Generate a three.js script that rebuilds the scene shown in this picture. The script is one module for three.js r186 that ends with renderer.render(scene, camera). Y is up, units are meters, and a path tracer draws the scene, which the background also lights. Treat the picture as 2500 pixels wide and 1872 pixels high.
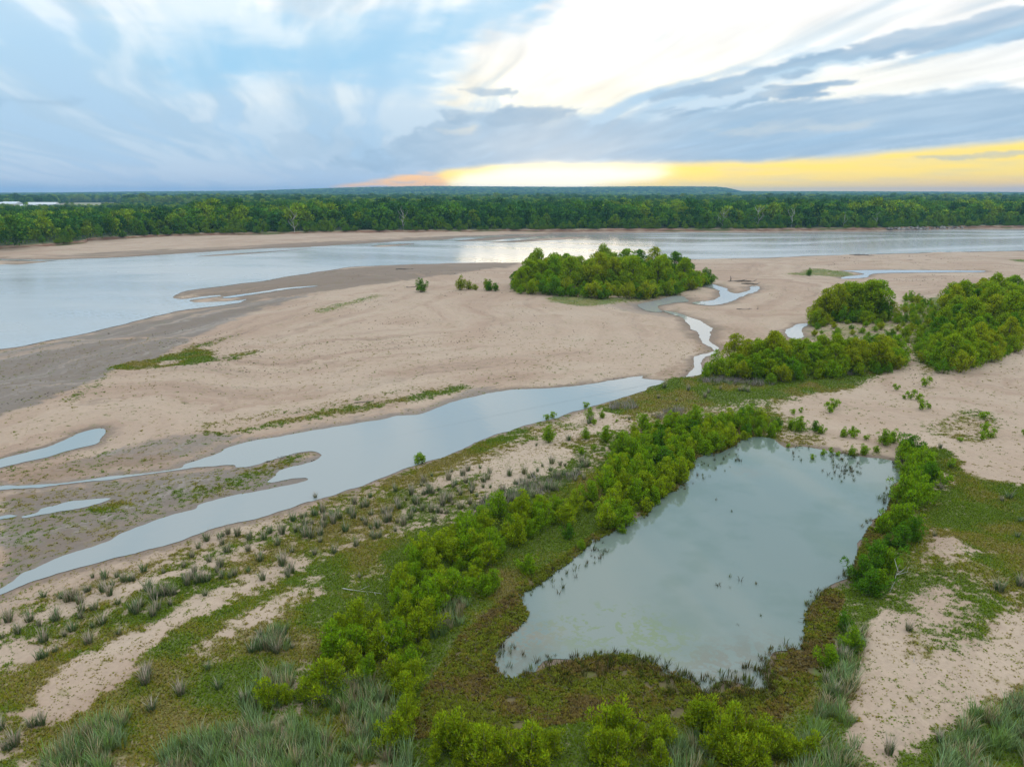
import * as THREE from 'three';
import { mergeGeometries } from 'three/addons/utils/BufferGeometryUtils.js';

// ------------------------------------------------------------------ camera, sun, exposure, haze
const scene = new THREE.Scene();
const camera = new THREE.PerspectiveCamera(55.05, 2500 / 1872, 0.5, 30000);
camera.position.set(0, 30, 0);
camera.rotation.set(-14.426 * Math.PI / 180, 0, 0);
const renderer = new THREE.WebGLRenderer();
renderer.toneMapping = THREE.LinearToneMapping;
renderer.toneMappingExposure = 1.5;
renderer.shadowMap.enabled = true;
const SUN_AZ = 3.4, SUN_EL = 3.2;                       // degrees right of the view axis and above the horizon, in the gap under the cloud deck
const sun = new THREE.DirectionalLight(new THREE.Color(1, 0.78, 0.5), 0.12);
sun.name = 'sun';
{
  const a = SUN_AZ * Math.PI / 180, e = SUN_EL * Math.PI / 180;
  sun.position.set(Math.sin(a) * Math.cos(e) * 900, Math.sin(e) * 900, -Math.cos(a) * Math.cos(e) * 900);
  sun.shadow.radius = 30; sun.castShadow = true;
  Object.assign(sun.shadow.camera, { left: -300, right: 300, top: 120, bottom: -120, near: 1, far: 1600 });
  sun.shadow.mapSize.set(4096, 2048);
}
scene.add(sun, sun.target);
scene.fog = new THREE.FogExp2(new THREE.Color(0.36, 0.66, 1.0), 0.0001);

// ------------------------------------------------------------------ the survey: outlines on the ground in metres (x right, z towards the viewer), sky shapes in degrees
const PLACE = {
  river: [[-236.2,-282.4],[-228.2,-301.1],[-225.1,-326.3],[-217.4,-326.3],[-213.1,-336.3],[-212,-353.6],[-198.2,-360.5],[-181.5,-377.8],[-161.1,-402.6],[-142.1,-424.2],[-120.1,-437.6],[-94.47,-467],[-68.75,-496.2],[-46.33,-509.8],[-39.66,-529.2],[-28.27,-550],[3.16,-578.5],[29.06,-584.5],[34.93,-603.4],[82.83,-606.7],[212.1,-616.7],[309.8,-630.6],[386.9,-660.2],[455.5,-668.1],[541.2,-684.4],[340.3,-427.5],[280.6,-408.6],[228,-396.8],[183.5,-383.1],[149.3,-373.7],[125.9,-362.9],[82.8,-353.6],[43.71,-344.7],[6.14,-337.1],[-1.85,-335.2],[-14.65,-336.3],[-45.56,-326.3],[-64.95,-318.7],[-69.26,-315],[-75.54,-299.5],[-84.1,-279.5],[-89.13,-263.2],[-94.77,-254.6],[-102,-242.1],[-104.6,-232.6],[-102.7,-223.9],[-100.3,-218.9],[-97.1,-216.2],[-95.75,-219.3],[-93.49,-223.4],[-89.73,-225.3],[-88.5,-223.4],[-92.32,-217.6],[-94.25,-214.1],[-93.4,-211.5],[-90.76,-209.5],[-82.8,-212],[-78.17,-216.7],[-77.47,-215.4],[-77.91,-209.9],[-80.49,-205.8],[-84.65,-199.7],[-88.95,-191.8],[-90.78,-181.9],[-92.93,-171.8],[-95.39,-161.2],[-97.73,-154.1],[-99.53,-147.1],[-102.4,-144.2],[-105.5,-132.1],[-107.7,-121.1]],
  spits: [[[-157.3,-370.2],[-146.9,-387.1],[-134,-399.7],[-115.6,-421],[-123.5,-408.6],[-134.6,-388.5],[-146.6,-375.2]],[[-14.44,-479.1],[-2.71,-494],[22.09,-524.2],[50.39,-542],[51.14,-534.2],[38.19,-516.9],[8.81,-487.5],[-2.63,-479.1]],[[-37.71,-491.8],[-25.58,-519.3],[-8.94,-544.6],[15.64,-572.5],[30.09,-579.7],[24.54,-561],[2.92,-534.2],[-11.06,-505.2]],[[-84.15,-444.6],[-73.03,-459.3],[-61.7,-469],[-62.96,-459.3],[-75.02,-441.1]]],
  far_channel: [[-254.4,-352.4],[-245.1,-355.9],[-223.2,-352.4],[-213,-351.3],[-218.4,-344.7],[-239.8,-348],[-248.9,-344.7]],
  bar_channel: [[-87.01,-221.2],[-79.56,-234.2],[-74.56,-243.7],[-65.69,-248.7],[-73.44,-239.9],[-78.41,-230.7],[-84.48,-219.3]],
  creek: [[-54.38,-72.96],[-48.62,-73.88],[-44.34,-75.42],[-39.83,-76.89],[-37.51,-78.15],[-37.51,-79.45],[-36.41,-81.48],[-35.23,-83.03],[-35.11,-84.64],[-33.97,-86.3],[-32.06,-88.18],[-29.88,-89.16],[-27.36,-90.99],[-24.02,-93.06],[-21.24,-94.86],[-18.33,-96.54],[-16.15,-98.47],[-12.92,-99.26],[-10.76,-102.5],[-8.42,-106.3],[-4.98,-109.3],[-0.32,-112.5],[6.94,-113.7],[12.91,-116.3],[17.16,-119.1],[22.12,-121.7],[22.23,-119.9],[25.42,-118],[22.28,-114.5],[20.37,-111.5],[17.59,-108.8],[14.39,-105.4],[10.54,-102.1],[6.01,-97.49],[2.66,-94.86],[0,-92.19],[-2.62,-89.48],[-6.11,-84.34],[-9.68,-80.25],[-12.88,-77.01],[-15.22,-73.88],[-17.1,-71.96],[-19.51,-69.6],[-21.06,-68.27],[-22.86,-66.41],[-24.31,-65],[-27.31,-63.2],[-29.84,-60.19],[-33.33,-57.34],[-36.47,-54.79],[-38.16,-53.14],[-39.63,-51.08],[-41.06,-49.1],[-41.99,-49.96],[-40.08,-51.94],[-40.15,-53.72],[-39.92,-54.86],[-38.46,-57.12],[-36.21,-60.19],[-34.34,-64],[-32.84,-65.65],[-31.22,-66.98],[-31.22,-68.17],[-29.26,-69.91],[-26.92,-71.52],[-24.36,-72.96],[-22.29,-74.47],[-22.57,-75.18],[-24.73,-74.47],[-26.22,-74],[-26.27,-76.14],[-25.91,-77.64],[-23.75,-79.85],[-22.48,-82.32],[-24.81,-83.76],[-27.51,-81.48],[-29.1,-79.32],[-31.12,-78.41],[-31.91,-79.06],[-36.39,-78.15],[-42.97,-75.3],[-48.21,-73.19],[-53.56,-71.74],[-56.59,-71.19],[-57.54,-72.51]],
  left_pool: [[-62.78,-77.26],[-59.85,-81.07],[-58.11,-83.76],[-56.69,-86.15],[-56.3,-89.32],[-55.69,-91.5],[-54.64,-92.71],[-53.6,-92.19],[-52.49,-89.81],[-51.78,-86.61],[-53.33,-84.2],[-54.8,-81.9],[-56.55,-80.25],[-58.14,-78.54],[-61.15,-75.06]],
  mud_pool: [[-47.09,-65.18],[-46.31,-66.12],[-46.47,-67.28],[-44.76,-68.57],[-41.86,-69.6],[-40.87,-69.7],[-41.1,-68.88],[-43.34,-66.98],[-45.89,-65.46]],
  mud_puddle: [[-51.24,-64.81],[-49.26,-65.37],[-48.78,-65.65],[-47.69,-65.55],[-48.29,-64.91],[-50.72,-64.09]],
  stream_upper: [[64.25,-258.2],[66.5,-255.8],[68.85,-253.4],[70.44,-242.1],[69.44,-235.7],[70.27,-229.7],[75.87,-235.7],[81.18,-248.7],[82.65,-246.5],[78.96,-236.7],[70.82,-223.9],[61.72,-209.9],[55.9,-204.3],[51.47,-208.2],[54.27,-211.5],[59.31,-214.9],[64.36,-226.8],[66.27,-234.7],[65.91,-245.3],[62.79,-251.1]],
  stream_pool: [[35.17,-205.4],[42.1,-214.1],[49.46,-223.9],[51.92,-222.1],[50.96,-211.5],[46.2,-208.7],[40.36,-201.9],[39.5,-192.4],[36.09,-193.8]],
  stream_lower: [[40.14,-194.6],[42.59,-191.8],[45.18,-183.1],[46.32,-177],[46.04,-166.9],[43.62,-159.8],[41.79,-152.7],[41.72,-145.5],[39.4,-139.6],[36.52,-137],[34.4,-130.4],[33.49,-125.6],[31.68,-122.2],[29.03,-121.1],[32.21,-127.1],[34.86,-136.3],[38.68,-141.1],[40.13,-143.8],[39.73,-148.4],[39.73,-151.4],[41.61,-162.2],[41.43,-168.5],[42.53,-181.9],[41.65,-188.3]],
  grove_pool: [[62.7,-165.3],[68.11,-173.5],[70.87,-174.1],[66.15,-165.3],[63.92,-158.3],[60.47,-154.6],[60.69,-159.8]],
  long_pool: [[133.7,-299.5],[150.7,-302.8],[190.8,-299.5],[186.8,-294.6],[160.1,-293],[141.8,-288.4],[132,-275.3],[121.1,-270.5],[125.3,-278.1],[135.8,-285.4],[136.9,-294.6]],
  pond: [[32.8,-88.83],[28.9,-88.35],[25.94,-84.79],[21.4,-81.48],[20.31,-78.67],[18.33,-75.18],[17.37,-72.4],[15.36,-70.55],[14.19,-68.77],[12.9,-65.65],[10.83,-64],[9.47,-62.25],[7.68,-60.75],[5.29,-57.71],[3.19,-54.59],[1.28,-51.75],[0.22,-50.66],[0.81,-48.11],[0,-46.17],[-0.94,-44.89],[-1.38,-43.39],[-0.95,-41.13],[0.26,-40.39],[1.51,-41.38],[2.89,-42.76],[5.26,-42.85],[7.7,-43.3],[9.51,-42.41],[10.32,-41.34],[11.62,-40.39],[12.05,-38.83],[13.28,-40.39],[14.74,-40.23],[15.49,-39.52],[16.42,-41.55],[17.66,-43.53],[20.08,-44.22],[21.1,-46.63],[21.76,-48.33],[23.15,-50.31],[24.79,-52.06],[27.31,-54.05],[28.73,-55.34],[30.76,-59.39],[33.33,-62.77],[34.48,-64.54],[36.16,-65.65],[38.19,-68.77],[40.01,-72.4],[41.92,-74.47],[44.07,-78.67],[44.14,-80.39],[42.71,-81.48],[40.88,-82.32],[39.21,-83.18],[37.78,-84.34],[35.6,-85.39],[33.48,-85.24]],
  bank: [[-270.7,-225.8],[-273.8,-282.4],[-280.7,-351.3],[-278.6,-405.6],[-267.8,-424.2],[-262.7,-451.9],[-271.4,-483.3],[-260.4,-500.6],[-246.1,-529.2],[-223.4,-544.6],[-185.2,-555.5],[-153.3,-572.5],[-111.8,-584.5],[-48.65,-593.8],[-3.3,-603.4],[56.93,-613.3],[214.4,-623.5],[313.2,-637.7],[391.4,-668.1],[463.7,-680.2],[647,-719.4],[1025.3,-801.4]],
  grass: [[0.42,[[-40.76,-48.27],[-39.47,-50.84],[-36.35,-54.59],[-29.7,-59.87],[-22.69,-66.12],[-15.09,-73.42],[-9.44,-79.85],[0,-91.67],[10.6,-101.5],[22.22,-113.5],[26.79,-119.7],[33.01,-122.5],[44.16,-118.3],[58.3,-122.5],[66.27,-130.4],[63.22,-122.5],[52.9,-110.5],[41.43,-106.9],[37.56,-99.46],[39.8,-92.01],[39.04,-86.3],[35.2,-85.54],[28.59,-88.67],[21.16,-81.48],[14.02,-68.77],[7.68,-60.75],[0.22,-50.78],[-1.38,-43.39],[-0.94,-40.92],[1.59,-41.34],[5.18,-42.85],[9.46,-42.41],[12.05,-38.83],[15.54,-39.52],[20.17,-44.22],[21.74,-48.27],[28.58,-55],[38.36,-68.77],[45.55,-81.21],[50.79,-85.54],[51.14,-82.61],[49.22,-76.02],[50.46,-73.65],[53.7,-71.96],[56.82,-70.33],[28.33,-31.2],[-28.33,-31.2]]],[0.95,[[15.15,-104.7],[22.22,-113.5],[26.79,-119.7],[33.01,-122.5],[39.84,-119.7],[44.16,-118.3],[58.3,-122.5],[57.12,-116.9],[46.69,-109.3],[40.19,-106.9],[32.42,-103.6],[26.5,-101.5],[17.92,-99.46],[14.18,-97.49],[12.96,-101.5]]],[0.8,[[32.34,-125.6],[37.08,-127.1],[45.15,-121.1],[61.81,-127.1],[70.96,-133.8],[63.2,-121.1],[51.63,-110.5],[38.19,-104.7],[28.49,-104.7]]],[0.62,[[-37.08,-45.18],[-34.72,-48.27],[-31.58,-50.84],[-28.07,-55],[-23.25,-58.62],[-18.6,-62.68],[-15.77,-67.28],[-12.37,-71.41],[-6.87,-77.26],[-6.14,-73.65],[-11.43,-65.37],[-13.13,-61.83],[-17.13,-57.12],[-22.13,-51.75],[-25.76,-47.2],[-28.06,-43.3],[-30.55,-41.55],[-32.11,-39.92],[-33.12,-39.52]]],[0.9,[[-30.68,-43.07],[-28.55,-44.7],[-26.99,-46.68],[-25.38,-49.67],[-23.41,-51.75],[-20.3,-53.99],[-19.87,-52.69],[-23.21,-49.67],[-25.28,-46.17],[-26.85,-44.7],[-28.65,-42.41],[-30.02,-41.55]]],[0.88,[[-32.85,-39.14],[-31.35,-41.13],[-29.75,-41.55],[-28.45,-41.13],[-28.55,-39.14],[-28.66,-36.95],[-29.42,-35.93],[-30.37,-35.61]]],[0.9,[[-24,-39.14],[-24.15,-43.76],[-22.38,-46.17],[-21.04,-48.82],[-18.28,-51.75],[-16.39,-54.32],[-12.67,-59.39],[-11.28,-55.69],[-12.7,-51.14],[-15.1,-47.2],[-18.98,-43.3],[-20.46,-41.55],[-20.63,-38.39],[-22.16,-36.95],[-23.64,-34.03],[-25.48,-33.37],[-26.81,-33.37],[-26.4,-35.61],[-24.81,-36.95]]],[0.8,[[-17.64,-51.75],[-14.38,-54.32],[-11.28,-55.69],[-11,-50.54],[-12.14,-47.2],[-13.16,-44.22],[-16.78,-43.3],[-18.33,-41.55],[-19.39,-41.55],[-18.6,-43.76],[-16.56,-46.17]]],[0.85,[[-20.11,-40.72],[-18.33,-41.55],[-15.13,-43.3],[-12.93,-43.3],[-14.01,-39.52],[-15.78,-37.3],[-16.62,-33.37],[-23.27,-33.37],[-22.53,-36.27],[-20.63,-38.39]]],[0.95,[[-12.67,-59.39],[-7.13,-61.83],[0.4,-67.28],[8.46,-74.82],[13.36,-84.05],[22.44,-93.78],[37.56,-99.46],[33.78,-88.67],[26.15,-85.54],[21.16,-81.48],[17.31,-72.51],[13.93,-68.27],[10.38,-63.55],[7.41,-61],[2.71,-55],[0,-51.14],[-3.71,-45.18],[-5.31,-39.14],[-5.54,-33.37],[-12.19,-33.37],[-13.02,-41.55],[-11.77,-48.27],[-10.15,-53.01]]],[0.55,[[-2.4,-81.21],[2.51,-85.54],[8.69,-87.08],[9.74,-82.61],[6.58,-73.65],[2.08,-69.29],[-2.83,-67.28],[-6.87,-67.28],[-9.85,-65.37],[-9.81,-71.41]]],[0.75,[[-14.48,-73.65],[-9.44,-79.85],[-5.94,-84.05],[-4.87,-82.61],[-8.58,-76.02],[-12.8,-71.41]]],[0.8,[[-5.96,-84.34],[-2.61,-88.99],[2.19,-93.78],[2.67,-91.16],[-1.01,-86.3],[-4.8,-81.21]]],[0.85,[[49.58,-83.32],[51.96,-84.05],[51.47,-79.85],[49.76,-75.42],[50.97,-73.08],[53.33,-71.41],[56.44,-69.81],[44.21,-53.01],[39.04,-51.14],[38.89,-55],[38.72,-59.39],[40.72,-66.31],[44.53,-73.65]]],[0.75,[[28.74,-55],[38.36,-68.77],[41.25,-67.28],[39.48,-62.68],[35.77,-58.62],[31.78,-54.32],[28.3,-49.96],[24.53,-45.18],[21.58,-39.92],[19.16,-35.61],[18.61,-33.37],[13.29,-33.37],[15.67,-39.14],[20.17,-44.22],[22.56,-48.82]]],[0.6,[[31.78,-54.32],[38.45,-60.19],[39.57,-55],[40.08,-51.75],[43.29,-51.75],[38.51,-45.18],[33.25,-42.41],[31.09,-43.3],[29.38,-45.18],[28.64,-49.39]]],[0.95,[[26.01,-36.95],[28.59,-38.39],[31.58,-39.14],[34.39,-39.52],[28.33,-31.2],[19.94,-31.2],[21.54,-34.34],[24.06,-35.61]]],[0.9,[[-5.54,-33.37],[-4.47,-35.93],[-1.69,-36.95],[6.12,-37.66],[12.23,-37.66],[16.56,-39.52],[19.98,-43.76],[24.46,-48.27],[23.11,-43.3],[19.66,-37.3],[18.61,-33.37],[17.63,-31.2],[-5.25,-31.2]]],[0.8,[[-69.19,-122.5],[-68.43,-128.7],[-64.85,-133.8],[-62.27,-140.3],[-57.39,-138.1],[-52.98,-128.7],[-56.06,-125.6],[-60.82,-123.4],[-65.98,-121.1]]],[0.45,[[-64.53,-141.9],[-61.79,-147.1],[-59.64,-157.4],[-58.19,-154.6],[-60.14,-145.1],[-61.79,-139.2]]],[0.5,[[-52.24,-128.7],[-52.52,-134.5],[-49.78,-138.8],[-47.12,-135.5],[-48.99,-132.1],[-50.17,-127.1]]],[0.7,[[-50.57,-187.7],[-45.72,-204.3],[-40.56,-220.2],[-38.66,-214.9],[-43.46,-198.9],[-46.78,-185.1],[-50.6,-183.8]]],[0.75,[[-40.81,-89.32],[-34.96,-92.01],[-30.75,-95.97],[-25.23,-101.1],[-18.19,-104.7],[-12.24,-111.7],[-7.28,-115],[-6.51,-113],[-12.37,-106.9],[-17.34,-103.2],[-22.46,-99.06],[-28.41,-95.6],[-32.81,-92.01],[-37.03,-88.99]]],[0.25,[[-42.31,-92.89],[-35.74,-97.49],[-30.03,-101.5],[-21.64,-106.9],[-13.67,-113],[-8.06,-116.9],[-12.88,-111.7],[-21.22,-104.7],[-29.47,-99.46],[-34.79,-94.68],[-39.65,-90.31]]],[0.1,[[-58.14,-78.54],[-52.11,-82.61],[-46.26,-85.54],[-38.98,-88.67],[-35.27,-87.08],[-37.78,-79.85],[-43.21,-76.64],[-54.46,-73.08]]],[0.17,[[-52.97,-70.87],[-47.26,-71.96],[-41.98,-74.23],[-35.93,-76.64],[-28.37,-78.54],[-26.37,-81.21],[-24.55,-83.32],[-24.27,-80.52],[-26.39,-72.51],[-31.55,-68.27],[-34.63,-64.45],[-36.98,-60.19],[-40.24,-55],[-40.5,-52.37]]],[0.42,[[-34.7,-69.81],[-32.45,-72.51],[-30.26,-74.82],[-28.59,-79.19],[-26.7,-82.32],[-24.87,-83.61],[-24.4,-81.9],[-27.04,-77.26],[-29.64,-71.96],[-31.76,-68.77]]],[0.6,[[-42.46,-67.28],[-39.45,-69.29],[-37.95,-68.77],[-38.32,-66.31],[-40.59,-65.37]]],[0.8,[[9.49,-212.4],[18.29,-218.4],[32.04,-212.4],[44.07,-225.8],[58.94,-246.5],[57.75,-235.7],[48.71,-223.9],[36.79,-212.4],[26,-201.9],[16.71,-198.9]]],[0.7,[[2.47,-221.2],[18.74,-223.9],[35.37,-218.4],[50.76,-233.7],[64.53,-258.2],[44.46,-258.2],[6.85,-246.5]]],[0.7,[[105.6,-282.4],[123.2,-301.1],[133.5,-297.8],[132,-285.4],[124.2,-276.7],[114.8,-278.1]]],[0.8,[[116.5,-208.2],[133.3,-221.2],[138.9,-212.4],[145.6,-208.2],[154.3,-204.3],[132.3,-174.1],[111.9,-158.3],[89.27,-133.8],[77.62,-125.6],[70.94,-122.5],[75.15,-133.8],[92.64,-168.5]]],[0.5,[[110.6,-208.2],[118.7,-212.4],[102,-174.1],[84.86,-145.1],[72.95,-125.6],[72.6,-130.4],[91.69,-168.5],[103.4,-193.1]]],[0.4,[[69.84,-168.5],[89.32,-168.5],[79.5,-145.1],[70.74,-130.4],[59.54,-132.1],[60.14,-145.1]]],[0.6,[[71.56,-174.1],[84.02,-180],[90.71,-171.2],[85.74,-163.2],[81.36,-174.1]]],[0.35,[[69.89,-122.5],[77.62,-125.6],[83.88,-128.7],[81.93,-125.6],[72.12,-119.7],[66.47,-115.6]]],[0.35,[[53.78,-92.01],[61.27,-97.49],[65.27,-98.47],[65.13,-93.78],[61.85,-88.67],[56.82,-85.54],[55.21,-87.08],[53.46,-89.48]]],[0.8,[[225.8,-338.3],[239.9,-342.6],[255,-342.6],[244.6,-328.2],[222.8,-328.2]]],[0.3,[[-66.68,-104.7],[-66.38,-113],[-67.86,-119.7],[-66.97,-119.7],[-64.35,-109.3],[-64.19,-101.5]]]],
  clear: [[0.9,[[-27.8,-35.61],[-27.78,-37.48],[-29.06,-39.14],[-28.96,-41.55],[-27.79,-43.3],[-27.1,-45.18],[-25.45,-45.92],[-24.45,-44.7],[-24.87,-42.41],[-24.66,-39.92],[-25.61,-38.39],[-25.89,-35.93]]],[0.85,[[-25.52,-46.68],[-24.63,-49.39],[-22.13,-51.75],[-20.41,-54.32],[-17.83,-57.12],[-17.75,-55],[-20.63,-51.14],[-22.8,-47.2],[-24.36,-45.42]]],[0.9,[[-21.53,-42.19],[-20.54,-44.46],[-18.69,-49.1],[-16.44,-52.06],[-14.97,-54.66],[-14.9,-53.01],[-16.77,-48.82],[-16.85,-46.17],[-19.24,-43.99],[-21.08,-41.76]]],[0.8,[[-36.08,-43.76],[-34.04,-44.46],[-32.22,-44.7],[-31.37,-43.76],[-32.17,-42.41],[-34.24,-41.13]]],[0.9,[[-37.6,-45.92],[-35.58,-47.73],[-32.66,-49.96],[-29.81,-52.37],[-26.38,-55],[-24.12,-57.12],[-22.07,-59.39],[-21.51,-58.77],[-24.28,-55.69],[-26.66,-53.33],[-29.37,-50.84],[-32.31,-48.27],[-34.74,-46.43],[-36.74,-44.7]]],[0.9,[[-39.64,-48.82],[-39.27,-50.54],[-36.2,-54.32],[-33.14,-56.97],[-29.67,-59.79],[-23.92,-65],[-20.79,-67.87],[-20.36,-66.31],[-23.3,-63.12],[-28.97,-58.62],[-32.3,-55.34],[-35.32,-52.37],[-37.74,-48.27]]],[0.8,[[-13.28,-52.37],[-12.38,-54.32],[-11.98,-53.99],[-12.83,-51.75]]],[0.7,[[-16.77,-48.82],[-14.43,-51.75],[-13.96,-51.14],[-15.85,-47.73]]],[0.75,[[-10.17,-70.87],[-5.87,-76.02],[-0.49,-82.61],[4.12,-87.87],[10.22,-92.01],[15.93,-94.14],[15.54,-91.67],[9.84,-88.35],[3.93,-83.32],[-0.47,-79.19],[-6.49,-72.51],[-9.49,-68.77]]],[0.6,[[-2.29,-77.26],[2.44,-82.61],[6.43,-84.05],[7.08,-79.85],[3.59,-75.42],[0.43,-71.96],[-4.15,-69.29]]],[0.7,[[7.24,-95.6],[11.19,-101.5],[14.45,-99.46],[15.04,-95.6],[11.39,-92.89]]],[0.8,[[-3.64,-67.28],[-1.26,-70.33],[0,-71.96],[0.42,-70.87],[-2.41,-66.79]]],[0.9,[[19.16,-35.61],[21.58,-39.92],[24.31,-44.7],[27.17,-48.27],[28.35,-48.82],[27.87,-46.68],[25.86,-43.3],[27.89,-41.55],[32.46,-43.3],[34.7,-43.76],[37.81,-44.22],[34.39,-39.52],[31.58,-39.14],[28.36,-38.02],[25.81,-36.61],[23.24,-34.96],[21.08,-33.43],[19.28,-33.37],[19.05,-34.34]]],[0.75,[[37.27,-59.39],[39.91,-60.19],[39.6,-57.86],[36.52,-55],[35.56,-55.69]]],[0.6,[[30.48,-49.96],[33.67,-51.75],[32.91,-48.27],[29.95,-45.18],[28.45,-46.68]]],[0.7,[[32.8,-45.18],[36.43,-47.2],[40.37,-47.73],[37.81,-44.22],[33.01,-43.3]]],[0.6,[[46.51,-76.02],[48.57,-77.26],[47.39,-73.65],[44.19,-70.33],[44.35,-72.51]]],[0.6,[[36.13,-58.62],[38.36,-59.39],[40.68,-56.76],[40.57,-56.04],[38.19,-57.86]]],[0.9,[[-63.69,-126.5],[-62.25,-129.7],[-59.94,-130.4],[-59.63,-127.1],[-61.81,-125.6]]]],
  damp: [[1,0.9,[[-89.74,-115.6],[-98.28,-138.1],[-94.46,-150.1],[-89.72,-167.4],[-85.24,-185.1],[-75.13,-206.6],[-61.7,-225.8],[-62.87,-204.3],[-68.02,-186.3],[-67,-153.7],[-64.85,-133.8],[-66.73,-122.5],[-67.62,-111.7],[-68.31,-101.5],[-70.27,-96.54],[-72.6,-92.01]]],[1,0.45,[[-97.03,-125.6],[-100.8,-141.9],[-96.64,-152.3],[-91.78,-169.6],[-87.52,-189],[-76.86,-208.2],[-74.39,-218.4],[-74.73,-193.1],[-77.92,-168.5],[-81.56,-145.1],[-85.63,-130.4],[-87.85,-113]]],[0,0.7,[[-102.8,-223.9],[-102,-242.1],[-89.13,-263.2],[-74.54,-299.5],[-44.76,-324.3],[3.69,-334.2],[0,-309.7],[-25.56,-271.1],[-40.65,-252.2],[-56.44,-235.7],[-72.4,-212.4],[-81.34,-198.9],[-87.29,-189.7],[-85.73,-204.3],[-79.27,-218.4],[-88.68,-223.9]]],[1,0.5,[[-54.85,-73.65],[-51.94,-79.85],[-45.12,-86.3],[-39.31,-89.48],[-32.25,-90.31],[-22.13,-97.49],[-11.52,-104.7],[-6.51,-113],[-0.65,-113.5],[-0.64,-111.7],[-8.54,-105.4],[-13.17,-98.47],[-21.34,-93.78],[-31.28,-87.39],[-34.85,-83.32],[-37.23,-77.51],[-44.19,-75.06],[-54.08,-72.51]]],[1,0.8,[[-40.08,-51.75],[-52.97,-70.87],[-47.59,-72.51],[-36.2,-77.26],[-28.59,-79.19],[-22.4,-82.61],[-21.5,-73.65],[-25.85,-70.87],[-30.94,-66.79],[-33.99,-63.12],[-36.55,-59.39],[-39.81,-54.32]]],[2,0.6,[[-57.28,-77.26],[-53.36,-79.85],[-46.27,-82.61],[-39.45,-82.61],[-37.67,-78.54],[-44.38,-75.42],[-54.46,-73.08]]],[2,0.5,[[-55.09,-70.87],[-48.55,-71.96],[-47.04,-70.87],[-51.56,-68.77],[-53.27,-68.27]]],[0,0.8,[[-61.07,-82.89],[-59.36,-84.79],[-57.73,-87.87],[-57.5,-92.89],[-55.67,-94.5],[-54.13,-95.23],[-52.68,-91.16],[-51.28,-87.87],[-51.46,-85.84],[-54.59,-92.01],[-56.32,-88.99],[-57.35,-83.18],[-59.3,-80.25]]],[0,0.5,[[-62.43,-102.5],[-61.83,-108.1],[-60.59,-106.9],[-60.07,-101.5]]],[2,0.6,[[35.74,-193.1],[40.79,-196.7],[46.56,-168.5],[42.02,-145.1],[35.86,-133.8],[31.25,-121.1],[26.88,-116.9],[21.98,-119.7],[27.63,-127.1],[34.42,-137.3],[39.16,-153.7],[41.5,-180]]],[2,0.5,[[46.81,-177],[52.26,-168.5],[56.56,-153.7],[58.49,-145.1],[42.53,-141.1],[43.07,-153.7]]],[0,0.7,[[-14.19,-430.8],[-40.06,-487.5],[-49.05,-471],[-86.05,-448.2],[-110,-408.6],[-137.9,-385.7],[-150,-448.2],[-95.1,-496.2],[-50.63,-544.6],[29.04,-590.7],[13.35,-487.5]]],[0,0.45,[[-233.3,-338.3],[-219.8,-380.4],[-175.4,-414.7],[-150,-448.2],[-138.9,-414.7],[-196.1,-355.9],[-220,-318.7]]],[1,0.6,[[28.26,-201.9],[36.1,-208.2],[37.91,-193.1],[40.14,-183.1],[32.66,-187.7]]],[0,0.55,[[-6.51,-113],[-0.33,-113.7],[7.02,-115],[13.05,-117.7],[20.23,-121.7],[22.23,-119.9],[12.83,-115.6],[6.9,-113],[-0.32,-111.5]]]],
  weed: [[0.9,[[-3.71,-45.18],[0,-51.14],[2.71,-55],[7.88,-61.83],[11.01,-65.18],[8.06,-60.19],[3.35,-54.32],[1.28,-51.75],[0.31,-50.54],[1.21,-48.27],[0,-45.92],[-0.99,-44.7],[-1.38,-43.3],[-0.94,-40.72],[1.59,-41.34],[5.2,-43.03],[7.98,-43.3],[10.36,-41.55],[12.05,-38.83],[14.64,-39.92],[15.92,-39.14],[17.88,-43.3],[20.17,-44.22],[21.74,-48.27],[24.69,-51.75],[25.97,-51.75],[23.4,-47.2],[21.46,-43.3],[17.94,-39.14],[15.66,-36.95],[13.15,-36.61],[6.02,-36.95],[1.18,-35.93],[-4.44,-35.61],[-5.67,-34.34],[-5.31,-39.14]]],[0.8,[[21.1,-81.21],[25.94,-84.79],[28.59,-88.67],[29.14,-87.08],[25.53,-83.32],[21.09,-79.19],[19.7,-77.26],[16.95,-70.87],[14.15,-67.28],[12.53,-64.91],[12.22,-65.37],[14.02,-68.77],[17.31,-72.51]]],[0.7,[[41.84,-74.82],[40.53,-71.41],[38.01,-67.28],[33.75,-61.83],[31.12,-58.62],[29.08,-55],[27.18,-53.01],[29.88,-57.86],[33.42,-63.12],[37.2,-67.28]]]],
  pond_shoal: [[0,0.9,[[0,-46.43],[1.18,-47.2],[2.45,-45.67],[3.27,-44.94],[2.51,-43.99],[0.56,-43.76],[-0.28,-44.7]]],[1,0.9,[[2.42,-48.27],[7.08,-49.39],[10.57,-48.27],[12.84,-45.18],[11.42,-41.55],[9.63,-43.3],[5.55,-43.76],[2.57,-45.18]]],[0,0.5,[[24.74,-77.26],[26.9,-78.28],[27.72,-77.26],[27.01,-75.78],[24.99,-75.78]]],[2,0.8,[[-1.38,-43.3],[0.29,-45.67],[2.5,-43.76],[1.86,-41.55],[-0.26,-40.52]]],[2,0.7,[[10.36,-41.55],[13.05,-43.76],[17.4,-45.18],[20.07,-44.7],[17.61,-43.3],[15.54,-39.52],[12.38,-39.14]]]],
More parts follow.
